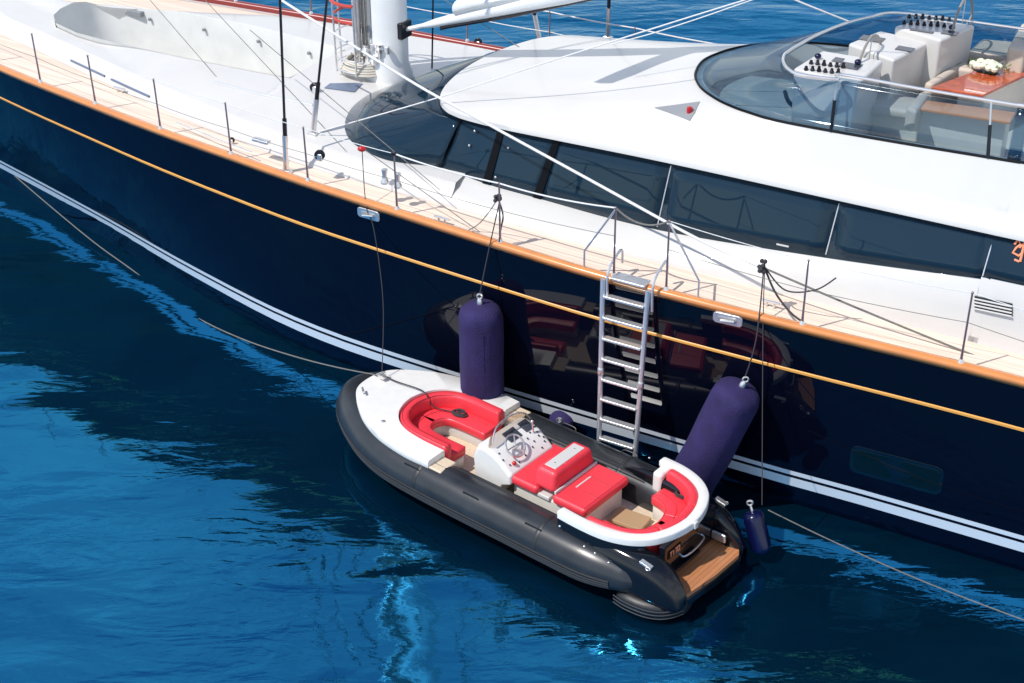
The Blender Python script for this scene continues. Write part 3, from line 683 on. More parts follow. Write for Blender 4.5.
# slotted handholds low on the coachroof side and long deck track
for (a, b2) in (((62, 64), (98, 79)), ((105, 82), (146, 98))):
    P = []
    for k in range(7):
        x_ = a[0]+(b2[0]-a[0])*k/6; y_ = a[1]+(b2[1]-a[1])*k/6; q = loc(x_, y_, 3.25); q.z = zdk(q.x)+.12; q = loc(x_, y_, q.z); q.y = -(vb(q.x)-.04); P.append(q)
    MB().tube(P, .018, 6).build('handhold_slot', hatchm, coach)
m = MB(); m.tube([loc(x_, y_, 3.2) for x_, y_ in ((176, 122), (210, 136), (252, 152))], .009, 6); m.build('sheet_track', alum, deck)
m = MB(); P = [loc(x_, y_, z_) for x_, y_, z_ in ((212, 71, 3.66), (260, 86, 3.6), (312, 99, 3.55))]
m.tube([Vector((p.x, p.y, crz(p.x, p.y)+.01)) for p in P], .016, 6).build('sheet_track', alum, coach)
# small fittings on the deck
for px, py in ((328, 165), (770, 306), (442, 222), (120, 92)):
    z = 3
    for _ in range(4): z = zdk(loc(px, py, z).x)+.03
    q = loc(px, py, z); m = MB(); m.tube([q+Vector((-.12, 0, .06)), q+Vector((.12, 0, .06))], .016, 8)
    for s_ in (-.05, .05): m.tube([q+Vector((s_, 0, 0)), q+Vector((s_, 0, .06))], .018, 8)
    m.build('cleat', steel, deck)

# ================================================================== ROPES (things of their own)
def rope(name, pts, r, mt, label, n=8, group=None):
    c = cr(pts, n); base = c[0].copy(); m = MB(); m.tube([p-base for p in c], r, 6); o = m.build(name, mt); o.location = base
    return tag(o, label, 'rope', group or 'ropes and lines round the two boats')
yv = lambda px, py, v: (lambda q: yw(q.x, q.y, q.z))(atv(px, py, v))
yl = lambda px, py, z: (lambda q: yw(q.x, q.y, q.z))(loc(px, py, z))
rope('running_line', [yv(281, 0, -1.5), yv(407, 79, -2.0), yv(475, 117, -2.22), yv(590, 180, -2.4), yv(700, 240, -2.6), yv(764, 268, -2.75)], .019, ropew, 'taut white rope running diagonally from above the foredeck across the side windows')
rope('running_line', [yv(764, 268, -2.75), yv(850, 305, -2.72), yv(960, 350, -2.6), yv(1024, 374, -2.5), yv(1150, 424, -2.4)], .013, ropeg, 'thin grey rope running low along the aft side deck past the air vent')
rope('sheet_line', [yl(318, 132, 3.4), yv(437, 98, -1.75), yv(560, 58, -1.5), yv(745, 0, -1.0), yv(900, -45, -.7)], .010, ropew, 'white sheet rope crossing over windshield and roof towards the upper right')
rope('sheet_line', [yv(612, 44, -.9), yv(650, 34, -.7), yv(700, 18, -.5), yv(752, 0, -.3), yv(850, -33, 0)], .008, ropew, 'thinner white rope just under the sheet line at the top of the roof')
rope('topping_line', [yv(770, -12, 0.9), yv(800, 2, .95), yv(850, 22, 1.3)], .013, ropew, 'short pale rope coming down to the front of the flybridge rail')
for k, (a, b_, v0, v1) in enumerate((((205, 0), (345, 150), -.4, -2.4), ((250, 30), (440, 190), -1.4, -2.8), ((150, 0), (310, 185), -.2, -2.9), ((20, 0), (285, 200), 1.5, -2.9), ((365, 150), (480, 232), -2.9, -3.1), ((445, 0), (540, 60), 1.8, .6))):
    rope('lazy_line', [yv(a[0], a[1], v0), yv((a[0]+b_[0])/2, (a[1]+b_[1])/2, (v0+v1)/2), yv(b_[0], b_[1], v1)], .006, ropeg,
         ['thin line slanting down just left of the second shroud', 'thin line slanting from foredeck to the side below the windshield', 'thin line crossing behind the forward shroud down to the rail', 'longest thin line slanting across the whole coachroof', 'thin line slanting from the red marker down along the side deck', 'thin line crossing behind the boom near the far rail'][k])
# bundle on the lifeline by the aft fender
p0 = yv(764, 266, -3.0)
rope('knotted_line', [p0, yv(775, 292, -3.0), yv(790, 312, -3.08), yv(803, 322, -3.1)], .013, roped, 'dark rope from the knotted bundle down to the rail stanchion')
rope('knotted_line', [p0, yv(785, 290, -2.9), yv(815, 290, -2.9), yv(836, 278, -2.9)], .010, roped, 'dark rope drooping in a loop from the knotted bundle to its loose end')
o = MB()
for k in range(9): o.ball(Vector((random.uniform(-.05, .05), random.uniform(-.05, .05), random.uniform(-.07, .07))), .03, 8)
o = o.build('rope_bundle', roped); o.location = p0; tag(o, 'knotted dark rope bundle hung above the leaning fender', 'rope bundle')
p0 = yv(498, 198, -3.25); o = MB()
for k in range(9): o.ball(Vector((random.uniform(-.04, .04), random.uniform(-.03, .03), random.uniform(-.04, .04))), .028, 8)
o = o.build('rope_bundle', roped); o.location = p0; tag(o, 'knotted dark rope bundle on the stanchion above the upright fender', 'rope bundle')
rope('knotted_line', [p0, yv(503, 215, -3.2), yv(501, 228, -3.2), yv(499, 242, -3.3)], .012, roped, 'dark rope doubled along the stanchion above the upright fender')
rope('knotted_line', [p0, yv(489, 212, -3.1), yv(476, 226, -3.05), yv(455, 236, -3.1)], .007, ropeg, 'thin rope drooping left from the knotted bundle onto the side deck')
# painter from bow rail to tender, bow line to the left, stern line to the right
o = MB().ball(Vector(), .05, 10, (1.3, .8, .8)).build('red_marker', redl); o.location = yv(362, 149, -2.9); tag(o, 'small red marker knot where lines meet beside the windshield', 'rope marker')
rope('painter_line', [yv(362, 149, -2.9), yv(366, 205, -3.2), yv(374, 230, -3.25), yv(383, 300, -3.6), tw(-2.46, .1, .98)], .0065, roped, 'thin dark painter hanging from the side rail down to the tender bow')
rope('bow_line', [tw(-2.5, .05, .92), at(340, 368, .5), at(300, 358, .14), at(250, 342, .04), at(205, 322, .0), at(170, 300, -.05), at(135, 272, .0), at(95, 243, .08), at(50, 206, .2), at(0, 163, .42), at(-60, 110, .8)], .010, ropeg, 'slack grey rope from the tender bow forward, partly dipping in the water')
rope('stern_line', [at(768, 510, .55), at(830, 540, .36), at(920, 580, .18), at(1024, 620, .1), at(1130, 655, .1)], .008, ropeg, 'slack rope leading from the tender stern away to the right')
rope('fender_line', [yv(765, 264, -3.02), yv(763, 330, -3.25), yv(762, 505, -4.15)], .006, roped, 'thin vertical line hanging from the bundle down to the small blue fender')

# ================================================================== FENDERS
def fender(top, bot, r, mt, label, tail=None):
    top = Vector(top); bot = Vector(bot); ax = (top-bot); L = ax.length; q = ax.normalized().to_track_quat('Z', 'X').to_matrix()
    root = empty('fender', bot); tag(root, label, 'fender', 'fenders hanging round the tender')
    pr = [(r*.1, 0), (r*.5, r*.06), (r*.82, r*.25), (r*.98, r*.55), (r, r*.9), (r, L*.5), (r, L-r*.85), (r*.985, L-r*.6), (r*.92, L-r*.38), (r*.78, L-r*.2), (r*.5, L-r*.07), (r*.1, L)]
    mf = MB().lathe((0, 0, 0), [p for a_, b_ in zip(pr, pr[1:]) for p in [a_, ((a_[0]+b_[0])/2, (a_[1]+b_[1])/2)]]+[pr[-1]], 40, q)
    qi = q.transposed(); ph = bot.x*3; nv = []
    for v_ in mf.v:                                 # soft dents and slack in the cloth cover
        c_ = qi@Vector(v_); a_ = math.atan2(c_.y, c_.x); k_ = 1+.022*math.sin(3*a_+c_.z*4+ph)+.014*math.sin(5*a_-c_.z*7+ph)+.008*math.sin(11*a_+c_.z*15)
        nv.append(tuple(q@Vector((c_.x*k_, c_.y*k_, c_.z))))
    mf.v = nv; mf.build('cover', mt, root, ang=80)
    MB().tube([bot*0+q@Vector((-r*1.002*.8, -r*.6, r+(L-2*r)*k/6)) for k in range(7)], .006, 5).build('cover_seam', mt, root)
    e = q@Vector((0, 0, L)); MB().lathe(e, [(r*.13, -.02), (r*.13, .05), (r*.07, .08)], 12, q).build('end_eye', steel, root)
    MB().ring(e+q@Vector((0, 0, .11)), .035, .012, Matrix.Rotation(PI/2, 3, 'X'), 14, 6).build('shackle', steel, root)
    return root
f1t = Vector((-9.1, -3.52, 2.16)); fender(yw(*f1t), yw(-9.1, -3.45, .22), .30, purple, 'upright violet cylindrical fender hanging between hull and tender bow')
rope('fender_line', [yw(-9.1, -3.52, 2.3), yw(-9.05, -3.36, 2.9), yw(nu[6], -3.26, 3.6)], .009, roped, 'short dark line holding the upright violet fender')
f2t = atv(742, 386, -3.42); f2b = atv(676, 528, -3.5); f2b.z = max(f2b.z, -.1)
fender(yw(*f2t), yw(f2b.x, f2b.y, f2b.z), .31, purple, 'leaning violet cylindrical fender wedged between hull and tender stern')
rope('fender_line', [yw(*f2t), yv(756, 340, -3.35), yv(764, 266, -3.02)], .009, roped, 'dark line holding the leaning violet fender')
a0 = tw(-.55, 1.2, .5); fender(at(560, 421, .42), at(566, 428, -.2), .17, purple, 'small dark violet fender peeking out behind the tender tube left of the ladder')
fender(at(752, 511, .66), at(763, 553, .14), .13, blue, 'small glossy blue fender at the stern corner of the tender')

# ================================================================== LADDER
lt = [yv(603, 279, -3.42), yv(648, 291, -3.42)]; lb = [yv(599, 442, -3.5), yv(635, 457, -3.5)]
L0 = (lb[0]+lb[1])/2; lad = empty('boarding_ladder', L0, YA)
tag(lad, 'aluminium boarding ladder hooked over the caprail and hanging down the hull', 'ladder')
inv = (Matrix.Translation(L0)@Matrix.Rotation(YA, 4, 'Z')).inverted()
J = lambda p: inv@Vector(p)
for a, b_ in zip(lt, lb):
    MB().tube([J(a), J(a.lerp(b_, .55)), J(b_)], .033, 12).build('ladder_rail', alum, lad)
    MB().lathe(J(a.lerp(b_, .55)), [(.04, -.05), (.045, -.04), (.045, .04), (.04, .05)], 12).build('joint_sleeve', steel, lad)
for k in range(8):
    f = (k+.75)/8.0*.985; a, b_ = lt[0].lerp(lb[0], f), lt[1].lerp(lb[1], f); d = (b_-a).normalized()
    A_, B_ = J(a), J(b_); mb = MB()
    c = (A_+B_)/2; dd = (B_-A_); mb.box(c, (dd.length-.05, .1, .035), math.atan2(dd.y, dd.x)); mb.build('rung', alum, lad, bevel=.008)
mb = MB(); c = (J(lt[0])+J(lt[1]))/2+Vector((.02, .12, .02)); mb.box(c, (.46, .2, .03)); mb.build('top_step', alum, lad, bevel=.008)
for a in lt:
    p = J(a); MB().tube(cr([p+Vector((.06, .02, -.28)), p+Vector((.06, .0, 0)), p+Vector((.06, .06, .16)), p+Vector((.06, .3, .26)), p+Vector((.06, .4, .24)), p+Vector((.06, .42, .06))], 5), .018, 8).build('hook_tube', alum, lad)

# ================================================================== FLOWERS on the flybridge table
fp = yl(987, 72, 4.93); fl_ = empty('flower_arrangement', fp, YA); tag(fl_, 'low arrangement of cream roses on the varnished flybridge table', 'flowers')
MB().lathe((0, 0, -.035), [(.06, 0), (.09, .02), (.10, .04), (.08, .045)], 20, Matrix.Diagonal(Vector((1.5, .9, 1)))).build('dish', darkm, fl_)
for k in range(22):
    a = random.random()*2*PI; rr = random.random()**.5; c = Vector((.21*rr*math.cos(a), .12*rr*math.sin(a), .06+.05*(1-rr)+random.uniform(0, .02))); m = MB()
    for q in range(3): m.lathe(c, [(.008, -.03), (.042-.008*q, -.008), (.05-.012*q, .022+.006*q), (.038-.012*q, .04+.007*q)], 9, Matrix.Rotation(q*.4+k, 3, 'Z'))
    m.build('rose', petal, fl_)
m = MB()
for k in range(40):
    a = random.random()*2*PI; c = Vector((.24*math.cos(a), .15*math.sin(a), .03+random.uniform(0, .07))); d = Vector((random.uniform(-.04, .04), random.uniform(-.04, .04), random.uniform(0, .03)))
    m.add([c, c+d+Vector((.02, 0, 0)), c+d*2, c+d+Vector((0, .02, 0))], [(0, 1, 2, 3)])
m.build('foliage', leaf, fl_, solid=.002)

# ================================================================== TENDER
TE = empty('tender_boat', TO, TA0)
tag(TE, 'black inflatable tender with red seats and white deck moored beside the yacht', 'tender')
tcp = [(2.40, -.78), (1.6, -.81), (.6, -.81), (-.4, -.81), (-1.25, -.78), (-1.75, -.69), (-2.15, -.53), (-2.5, -.33), (-2.70, -.14)]
pth = cr([(a, n, .42+.08*max(0, (-a-1)/1.7)**1.5) for a, n in tcp]+[(-2.76, 0, .50)]+[(a, -n, .42+.08*max(0, (-a-1)/1.7)**1.5) for a, n in tcp[::-1]], 7)
rr = []
for p in pth:
    e = 2.42-p.x; rr.append(.30*(1 if e > .7 else (.60+.4*math.sin(PI/2*e/.7))))
pth = [pth[0]+Vector((.2, .03, -.0)), pth[0]+Vector((.12, .02, 0))]+pth+[pth[-1]+Vector((.12, -.02, 0)), pth[-1]+Vector((.2, -.03, 0))]; rr = [.02, .11]+rr+[.11, .02]
tube = MB().tube(pth, rr, 28).build('inflatable_tube', mat('charcoal_tube_fabric', (.021, .024, .028), .31, noise=.3, nscale=3, bump=.07, bscale=5), TE, ang=80)
def offpath(ang, R=.302, i0=4, i1=None):
    out = []; n = len(pth)
    for i in range(i0, n-i0):
        t = (pth[i+1]-pth[i-1]); o_ = Vector((t.y, -t.x, 0)).normalized()
        if o_.dot(Vector((pth[i].x+.5 if pth[i].x < -1.5 else 0, pth[i].y, 0))) < 0: o_ = -o_
        k = rr[i]/.30*R; out.append(pth[i]+o_*k*math.cos(ang)+Vector((0, 0, k*math.sin(ang))))
    return out
for a in (1.95, 2.1, 2.25):
    op = offpath(a); MB().tube([p for p in op if p.y < 0 and -.5 < p.x < 1.5], .010, 6).build('rub_strake', blackr, tube); MB().tube([p for p in op if p.y > 0 and -.5 < p.x < 1.7], .010, 6).build('rub_strake', blackr, tube)
for a in (-.02, -.17, -.32, -.47): MB().tube(offpath(a), .016, 6).build('rub_strake', blackr, tube)
for sg in (1, -1):
    for x0 in (-1.1, .45): pass
m = MB()
for i in (12, 26, len(pth)-27, len(pth)-13):
    t = (pth[i+1]-pth[i-1]).normalized(); M = t.to_track_quat('Z', 'X').to_matrix(); m.lathe(pth[i], [(.3025, -.03), (.305, -.025), (.305, .025), (.3025, .03)], 28, M)
split_build(m, 'seam_band', blackr, tube)
for a_ in (.9, 1.12): MB().lathe((a_, .515, .50), [(.05, -.01), (.05, .015), (.03, .03)], 14, Matrix.Rotation(PI/2, 3, 'X')).build('tube_valve', steel, TE)
# black lower hull
m = MB(); rg = []
for a, hw, zk in ((-2.55, .05, .3), (-2.2, .35, .05), (-1.6, .6, -.1), (-.5, .72, -.25), (1.5, .74, -.25), (2.5, .72, -.2), (2.9, .65, -.1)):
    rg.append([(a, -hw, .42), (a, -hw*.95, .1), (a, 0, zk), (a, hw*.95, .1), (a, hw, .42), (a, hw*.8, .3), (a, -hw*.8, .3)])
m.loft(rg, closed=True); m.add(rg[-1], [tuple(range(7))]); m.build('lower_hull', bgloss, TE)
# cockpit liner and sole
MB().prism([(-1.35, -.42), (-1.35, .42), (-1.0, .6), (2.35, .6), (2.35, -.6), (-1.0, -.6)], .31, .345).build('cockpit_sole', sand, TE)
m = MB()
for s_ in (-1, 1):
    m.box((.55, s_*.585, .40), (2.9, .05, .16))
m.build('cockpit_liner', cream, TE, bevel=.012)
# bow deck ring: outline outside, opening inside
oc = [(-.68, -.93), (-1.1, -.94), (-1.6, -.88), (-2.0, -.74), (-2.3, -.55), (-2.5, -.38), (-2.59, -.24), (-2.62, -.1)]
ic = [(-.68, -.62), (-1.1, -.62), (-1.38, -.59), (-1.58, -.50), (-1.72, -.36), (-1.79, -.22), (-1.82, -.11), (-1.83, -.04)]
def csym(P, n=5):
    q = cr([(a, b_, 0) for a, b_ in P]+[(P[-1][0]-.004, 0, 0)]+[(a, -b_, 0) for a, b_ in P[::-1]], n); return [(p.x, p.y) for p in q]
OC = csym(oc); IC = csym(ic); zt = lambda a: .80+.07*max(0, (-a-1)/1.6)
def inset(P, k, cx=-1.3): return [(a if abs(a+.68) < 1e-6 else a+(cx-a)*k, n*(1-k)) for a, n in P]
R0 = [(a, n*.93, .58) for a, n in OC]; R1 = [(a, n, zt(a)-.10) for a, n in OC]; R2 = [(a, n, zt(a)-.02) for a, n in OC]
R3 = [(a+.015 if a > -2.5 else a+.02, n*.98, zt(a)) for a, n in OC]; R3 = [(oc_[0] if abs(oc_[0]+.68) < .01 else x[0], x[1], x[2]) for oc_, x in zip(OC, R3)]
R4 = [(a, n, zt(a)+.012) for a, n in IC]; R5 = [(a, n*.985, zt(a)-.01) for a, n in IC]; R6 = [(a, n*.97, .36) for a, n in IC]
m = MB().loft([R0, R1, R2, R3, R4, R5, R6])
rs = [R0, R1, R2, R3, R4, R5, R6]
for e in (0, -1): m.add([r[e] for r in rs], [tuple(range(7))])
m.build('bow_deck', mat('bright_white_deck', (.76, .745, .71), .35, noise=.03), TE, ang=45)
m = MB()
for a, n in ((-1.72, -.66), (-1.2, .78)): m.lathe((a, n, zt(a)), [(.035, 0), (.03, .02), (.01, .03)], 12)
m.tube([(-2.42, -.33, .93), (-2.33, -.40, .93)], .015, 8); m.tube([(-2.38, -.36, .87), (-2.38, -.36, .93)], .015, 8); m.box((-2.42, .06, .93), (.1, .07, .05)); m.tube([(-2.45, 0, .97), (-2.42, .12, .97)], .015, 8)
m.build('bow_cleat', steel, TE)
for s_ in (-1, 1): MB().box((-.60, s_*.77, .68), (.26, .30, .08)).build('step_pad', sand, TE, bevel=.02)
for s_ in (-1, 1): MB().box((-.60, s_*.77, .60), (.24, .28, .10)).build('step_base', white, TE, bevel=.02)
# bow U lounge
def path_in(P, d):
    Q = [Vector((a, n, 0)) for a, n in P]; out = []
    for i, p in enumerate(Q):
        t = Q[min(i+1, len(Q)-1)]-Q[max(i-1, 0)]; o_ = Vector((-t.y, t.x, 0)).normalized(); out.append(p+o_*d*DS)
    return [(p.x, p.y) for p in out]
DS = 1
t_ = path_in(IC, .1)
if sum(abs(n) for a, n in t_) > sum(abs(n) for a, n in IC): DS = -1
def ubend(P, d0, d1, z0, z1, name, mt, par, r=.03, cuts=()):
    a_, b_ = path_in(P, d0), path_in(P, d1); rg = []
    for (x0, y0), (x1, y1) in zip(a_, b_):
        p = Vector((x0, y0, 0)); q = Vector((x1, y1, 0)); L = (q-p).length; h = z1-z0; rr_ = min(r, L*.45, h*.45); s = []
        for (f, z) in ((0, z0), (0, z1-rr_), (rr_*.3, z1-rr_*.3), (rr_, z1), (L-rr_, z1), (L-rr_*.3, z1-rr_*.3), (L, z1-rr_), (L, z0+rr_), (L-rr_*.5, z0)):
            s.append(p.lerp(q, f/L)+Vector((0, 0, z)))
        rg.append(s)
    segs = [0]+list(cuts)+[len(rg)-1]; obs = []
    for i0, i1 in zip(segs, segs[1:]):
        m = MB(); S = rg[i0:i1+1]
        def shr(s, ref, k): return [x.lerp(y, k) for x, y in zip(s, ref)]
        def cen(s): c = sum(s, Vector())/len(s); return [c+(x-c)*.86 for x in s]
        S2 = [shr(cen(S[0]), cen(S[1]), .02), shr(S[0], S[1], .3)]+S[1:-1]+[shr(S[-1], S[-2], .3), shr(cen(S[-1]), cen(S[-2]), .02)]
        m.loft(S2, closed=True); k = len(S2[0]); m.add(S2[0], [tuple(range(k))]); m.add(S2[-1], [tuple(range(k))[::-1]])
        obs.append(m.build(name, mt, par, ang=60))
    return obs
nI = len(IC)
bl = ubend(IC, .02, .15, .52, .84, 'backrest', red, TE, .045, (int(nI*.3), int(nI*.5), int(nI*.7)))
ubend(IC, .14, .44, .52, .645, 'seat_cushion', red, TE, .03, (int(nI*.34), int(nI*.66)))
ubend(IC, .16, .40, .34, .52, 'seat_base', white, TE, .02)
# console
m = MB(); prof = [(-.25, .345), (-.30, .86), (-.22, 1.03), (-.12, 1.045), (.10, .97), (.33, .79), (.34, .66), (.20, .60), (.08, .345)]
vs = []
for n, k in ((-.50, .94), (-.46, 1), (.36, 1), (.40, .94)): vs.append([(a*k, n, .345+(z-.345)*(k if z > .5 else 1)) for a, z in prof])
m.loft(vs, closed=True); m.add(vs[0], [tuple(range(9))]); m.add(vs[-1], [tuple(range(9))[::-1]])
con = m.build('helm_console', MATS['bright_white_deck'], TE, bevel=.02)
slope = math.atan2(.18, .23)*.85
def dash(a, n): return Vector((a, n, ip([(-.12, 1.045), (.10, .97), (.33, .79)], a)+.01))
m = MB(); m.box(dash(-.03, -.03), (.17, .22, .02), 0, .36); m.box(dash(-.03, .25), (.17, .16, .02), 0, .36); split_build(m, 'chart_plotter', screen, con, bevel=.005)
m = MB()
for a, n in ((.12, .1), (.18, .16), (.22, .08), (.12, .3), (.2, .33), (.16, .28), (.24, .3), (.08, -.42), (.16, -.44), (.24, -.40), (.27, -.25), (.25, -.1), (.08, .2), (.28, .2), (.05, .34)):
    m.box(dash(a, n), (.022, .018, .016), 0, .6)
split_build(m, 'switch', darkm, con, bevel=.004)
m = MB(); m.ball(dash(.26, -.34)+Vector((0, 0, .02)), .03, 10); m.build('kill_switch', redl, con)
m = MB(); m.tube([dash(.1, .24), dash(.08, .24)+Vector((0, 0, .14))], .012, 8); m.ball(dash(.08, .24)+Vector((0, 0, .15)), .022, 8); m.build('throttle', steel, con)
Mr = Matrix.Rotation(.85, 3, 'Y'); wc = dash(.13, -.2)+Vector((.03, 0, .07)); m = MB(); m.ring(wc, .15, .013, Mr, 32); sw = m.build('steering_wheel', steel, con)
m = MB()
for k in range(3): a = k*2*PI/3+.5; m.tube([wc, wc+Mr@Vector((.15*math.cos(a), .15*math.sin(a), 0))], .009, 6)
m.tube([wc, dash(.12, -.2)], .025, 8); m.build('wheel_spoke', steel, sw)
# screen with its hoop
wp = []
for k in range(13):
    n = -.46+.82*k/12; q = abs((n+.05)/.42); bow = 1-q**4
    wp.append((Vector((-.05-.2*(1-q*q), n, 1.035)), Vector((.0-.1*(1-q*q)-.02, n*.93, 1.045+.2*bow**.6))))
m = MB().loft([[a.lerp(b_, j/3) for j in range(4)] for a, b_ in wp]); m.build('windscreen', consglass, con, solid=.008)
MB().tube([b_ for a, b_ in wp], .011, 8).build('grab_rail', steel, con)
# helm leaning seat
m = MB(); m.box((.86, 0, .49), (1.12, .82, .30)); hs = m.build('seat_pod', cream, TE, bevel=.03)
m = MB(); m.box((.80, 0, .655), (.2, .88, .06)); m.build('pod_band', white, hs, bevel=.015)
def cush(c, d, ry=0, nm='seat_cushion', mt=red, bv=.05, taper=1): return MB().box(c, d, 0, ry, 0, taper).build(nm, mt, hs, bevel=bv, seg=5)
cush((.48, 0, .71), (.50, .94, .13)); cush((1.22, 0, .71), (.52, .94, .13))
cush((.80, 0, .90), (.34, .88, .27), 0, 'backrest', red, .06, .86)
MB().box((.985, 0, .79), (.03, .86, .05)).build('backrest_trim', white, hs, bevel=.01)
m = MB(); m.box((.80, 0, 1.037), (.17, .60, .014)); tp_ = m.build('backrest_pad', white, hs, bevel=.005)
m = MB()
for n in (-.2, .2): m.lathe((.80, n, 1.044), [(.014, 0), (.01, .006)], 10)
split_build(m, 'snap_stud', steel, hs)
m = MB(); m.box((1.10, 0, .779), (.02, .3, .006)); m.build('stitch_seam', white, hs)
# aft U lounge with white coaming
uc = [(1.36, -.88), (1.7, -.90), (2.05, -.88), (2.34, -.78), (2.55, -.61), (2.67, -.40), (2.73, -.2), (2.75, -.05)]
UC = cr([(a, b_, 0) for a, b_ in uc]+[(2.755, 0, 0)]+[(a, -b_, 0) for a, b_ in uc[::-1]], 5); UC = [(p.x, p.y) for p in UC]
DS = 1; t_ = path_in(UC, .1)
if sum(abs(n) for a, n in t_) > sum(abs(n) for a, n in UC): DS = -1
nU = len(UC)
ubend(UC[:-5], 0, .13, .86, .955, 'aft_coaming', MATS['bright_white_deck'], TE, .018)
ubend(UC[5:-8], .125, .245, .56, .95, 'backrest', red, TE, .045, (int((nU-16)*.3), int((nU-16)*.75)))
ubend(UC[5:-8], .235, .53, .58, .71, 'seat_cushion', red, TE, .03, (int((nU-16)*.32), int((nU-16)*.74)))
ubend(UC[5:-8], .2, .49, .34, .58, 'seat_base', cream, TE, .02)
DSK = [i for i, p in enumerate(UC) if p[0] > 2.52]
ubend(UC[:DSK[0]], .012, .11, .45, .86, 'aft_bulwark', bgloss, TE, .02); ubend(UC[DSK[-1]:-5], .012, .11, .45, .86, 'aft_bulwark', bgloss, TE, .02)
MB().box((1.79, .75, .64), (.15, .30, .50)).build('coaming_end', MATS['bright_white_deck'], TE, bevel=.05, seg=4)
MB().box((2.76, .0, .91), (.05, .07, .1)).build('stern_light', white, TE, bevel=.015)
MB().box((1.72, .16, .40), (.45, .3, .05), .15).build('floor_locker', mat('tan_pad', (.42, .28, .15), .6), TE, bevel=.01)
# black stern moulding: two pods, arch sides, transom, platform
for s_ in (-1, 1):
    m = MB(); rg = []
    for a, oi, oo, zt_, zb in ((1.15, .66, .78, .70, .45), (1.5, .64, .88, .80, .4), (2.0, .60, .93, .83, .3), (2.4, .56, .90, .80, .22), (2.7, .52, .86, .76, .18), (2.9, .54, .82, .64, .16), (3.04, .58, .76, .48, .18), (3.09, .61, .72, .38, .22)):
        c = (oi+oo)/2; rg.append([(a, s_*oi, zb), (a, s_*oi, zt_-.04), (a, s_*(oi+.03), zt_), (a, s_*(oo-.16), zt_), (a, s_*(oo-.06), zt_-.05), (a, s_*oo, zt_-.16), (a, s_*(oo+.02), zb+.08), (a, s_*(oo), zb)])
    m.loft(rg, closed=True); m.add(rg[0], [tuple(range(8))]); m.add(rg[-1], [tuple(range(8))[::-1]]); pod = m.build('stern_pod', bgloss, TE, sub=1)
    m = MB(); rg = []
    for a, o_ in ((2.25, .94), (2.45, .98), (2.7, .95), (2.88, .87), (2.99, .74), (3.05, .6)):
        rg.append([(a, s_*(o_-.3), .05), (a, s_*(o_-.3), .28), (a, s_*(o_-.06), .27), (a, s_*o_, .2), (a, s_*(o_-.02), .08), (a, s_*(o_-.1), .02)])
    m.loft(rg, closed=True); m.add(rg[0], [tuple(range(6))]); m.add(rg[-1], [tuple(range(6))[::-1]]); m.build('stern_fin', blackr, TE, sub=1)
    for zz in (.10, .15, .20):
        MB().tube(cr([(2.28, s_*(.94+.01), zz), (2.45, s_*.975, zz), (2.7, s_*.95, zz), (2.88, s_*.87, zz), (2.99, s_*.74, zz), (3.05, s_*.6, zz)], 4), .008, 6).build('fin_ridge', alumd, TE)
    # chrome side cleat
    m = MB(); q = Vector((2.62, s_*.80, .735)); m.box(q, (.16, .07, .03), 0, .2); m.ring(q+Vector((.05, s_*.03, -.02)), .03, .008, None, 14, 6); m.build('side_cleat', steel, TE, bevel=.01)
    m = MB()
    for a, z in ((1.45, .80), (1.82, .68), (1.98, .66), (2.18, .62), (1.9, .60)): m.ball((a, s_*.93, z), .016, 8)
    split_build(m, 'rivet', steel, TE)
m = MB(); m.box((2.66, 0, .60), (.08, 1.1, .52)); tr = m.build('transom', bgloss, TE, bevel=.02)
m = MB(); m.box((2.72, -.12, .43), (.10, .55, .05)); m.build('transom_step', bgloss, tr, bevel=.015)
MB().tube(cr([(2.70, -.22, .58), (2.76, -.20, .56), (2.78, -.02, .56), (2.76, .22, .58), (2.70, .24, .60)], 4), .012, 8).build('transom_handle', steel, tr)
MB().box((2.703, -.34, .70), (.01, .26, .11)).build('name_plate', frame, tr)
# small orange letters of the name plate (read T I T O in block strokes)
m = MB()
def L(n0, segs):
    for (x0, z0, x1, z1) in segs:
        m.tube([(2.712, -.345+n0+x0, .665+z0), (2.712, -.345+n0+x1, .665+z1)], .008, 5)
for n0, g in ((-.10, 'T'), (-.035, 'I'), (.01, 'T'), (.06, 'O')):
    S = {'T': [(0, .07, .045, .07), (.022, .07, .022, 0)], 'I': [(.01, 0, .01, .07)], 'O': [(0, 0, .04, 0), (.04, 0, .04, .07), (.04, .07, 0, .07), (0, .07, 0, 0)]}[g]; L(n0, S)
m.build('name_lettering', orange, tr)
m = MB().prism([(2.57, -.56), (2.57, .56), (3.04, .60), (3.1, .5), (3.09, 0), (3.03, -.5), (2.96, -.60)], .27, .325); m.build('swim_platform', teakp, TE, smooth=False)
m = MB().prism([(2.5, -.6), (2.5, .6), (3.05, .62), (3.12, .5), (3.105, 0), (3.05, -.5), (2.97, -.62)], .15, .268); m.build('platform_base', bgloss, TE, bevel=.02)
MB().box((2.8, .50, .46), (.2, .04, .12)).build('trim_motor', steel, TE, bevel=.02)
piping = mat('dark_red_piping', (.42, .02, .03), .4)
def pipe_path(P, d, z):
    q = path_in(P, d); return [(a, n, z) for a, n in q]
DS = 1
if sum(abs(n) for a, n in path_in(IC, .1)) > sum(abs(n) for a, n in IC): DS = -1
MB().tube(pipe_path(IC, .05, .838), .006, 5).tube(pipe_path(IC, .135, .83), .005, 5).build('piping', piping, TE)
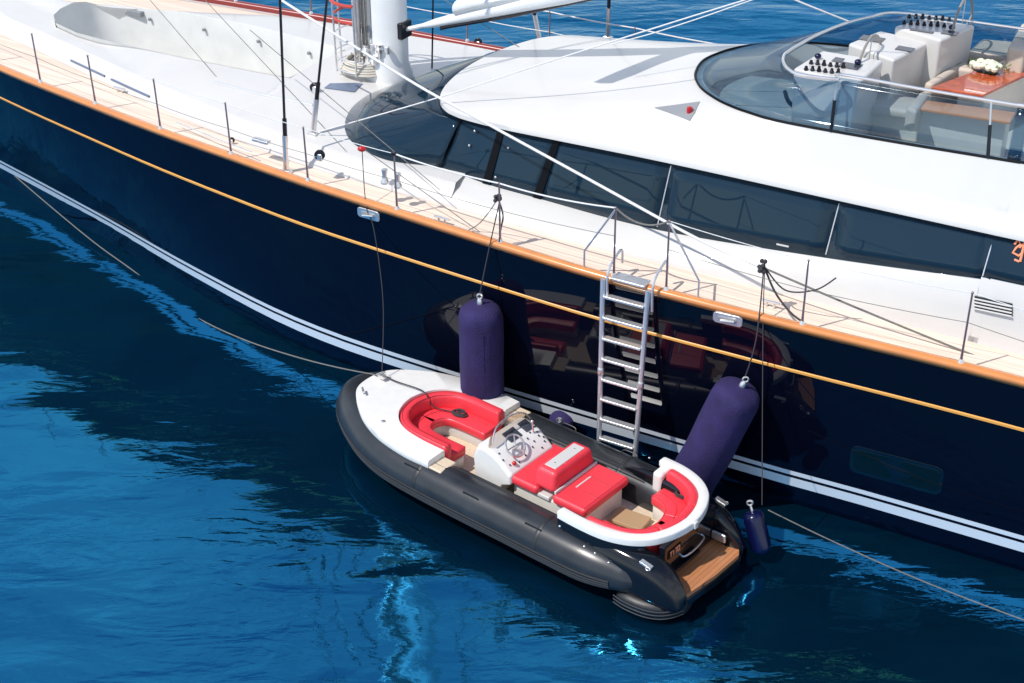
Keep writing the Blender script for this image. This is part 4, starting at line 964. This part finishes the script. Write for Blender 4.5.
MB().tube(pipe_path(IC, .42, .642), .005, 5).tube(pipe_path(IC, .25, .647), .004, 5).build('seat_seam', piping, TE)
DS = 1
if sum(abs(n) for a, n in path_in(UC, .1)) > sum(abs(n) for a, n in UC): DS = -1
MB().tube(pipe_path(UC[5:-8], .38, .712), .004, 5).tube(pipe_path(UC[5:-8], .51, .705), .005, 5).build('seat_seam', piping, TE)
for cx, hx, z in ((.48, .21, .772), (1.22, .22, .772)):
    MB().tube([(cx-hx, -.43, z), (cx+hx, -.43, z), (cx+hx, .43, z), (cx-hx, .43, z)], .005, 5, closed=True).build('piping', piping, hs)
for n_ in (-.15, .15): MB().tube([(1.02, n_, .775), (1.44, n_, .775)], .004, 5).build('stitch_seam', piping, hs)
# lifting handles and patches on the tube
for x_ in (-.9, .1, 1.1):
    for s_ in (-1, 1):
        ys = s_*(.81+.30*math.cos(.9)); zz = .42+.30*math.sin(.9)
        MB().tube(cr([(x_-.12, ys, zz), (x_-.09, ys+s_*.02, zz+.035), (x_+.09, ys+s_*.02, zz+.035), (x_+.12, ys, zz)], 4), .010, 6).build('grab_handle', blackr, tube)
# coils of rope on cushions
for (a, n, z, R_, lb_) in ((-1.25, .33, .662, .11, 'coiled dark rope lying on the red bow seat'), (2.2, .62, .73, .12, 'coiled dark rope lying on the red aft seat corner')):
    m = MB()
    for k in range(3): m.ring((random.uniform(-.01, .01), random.uniform(-.01, .01), .004+.012*k), R_-.012*k, .011, Matrix.Diagonal(Vector((1.0, .6, 1))), 26, 6)
    if a < 0: m.ring((.0, .03, .03), R_*.55, .01, Matrix.Diagonal(Vector((1., .6, 1))), 20, 6)
    o = m.build('rope_coil', roped); o.location = tw(a, n, z); o.rotation_euler = (0, 0, TA0+.2); tag(o, lb_, 'rope coil')
rope('deck_rope', [tw(-2.42, .1, .92), tw(-2.2, .12, .9), tw(-1.86, .18, .89), tw(-1.7, .16, .88), tw(-1.6, .2, .70), tw(-1.3, .3, .68)], .009, roped, 'thin dark rope from the tender bow cleat over the red backrest to the coil')
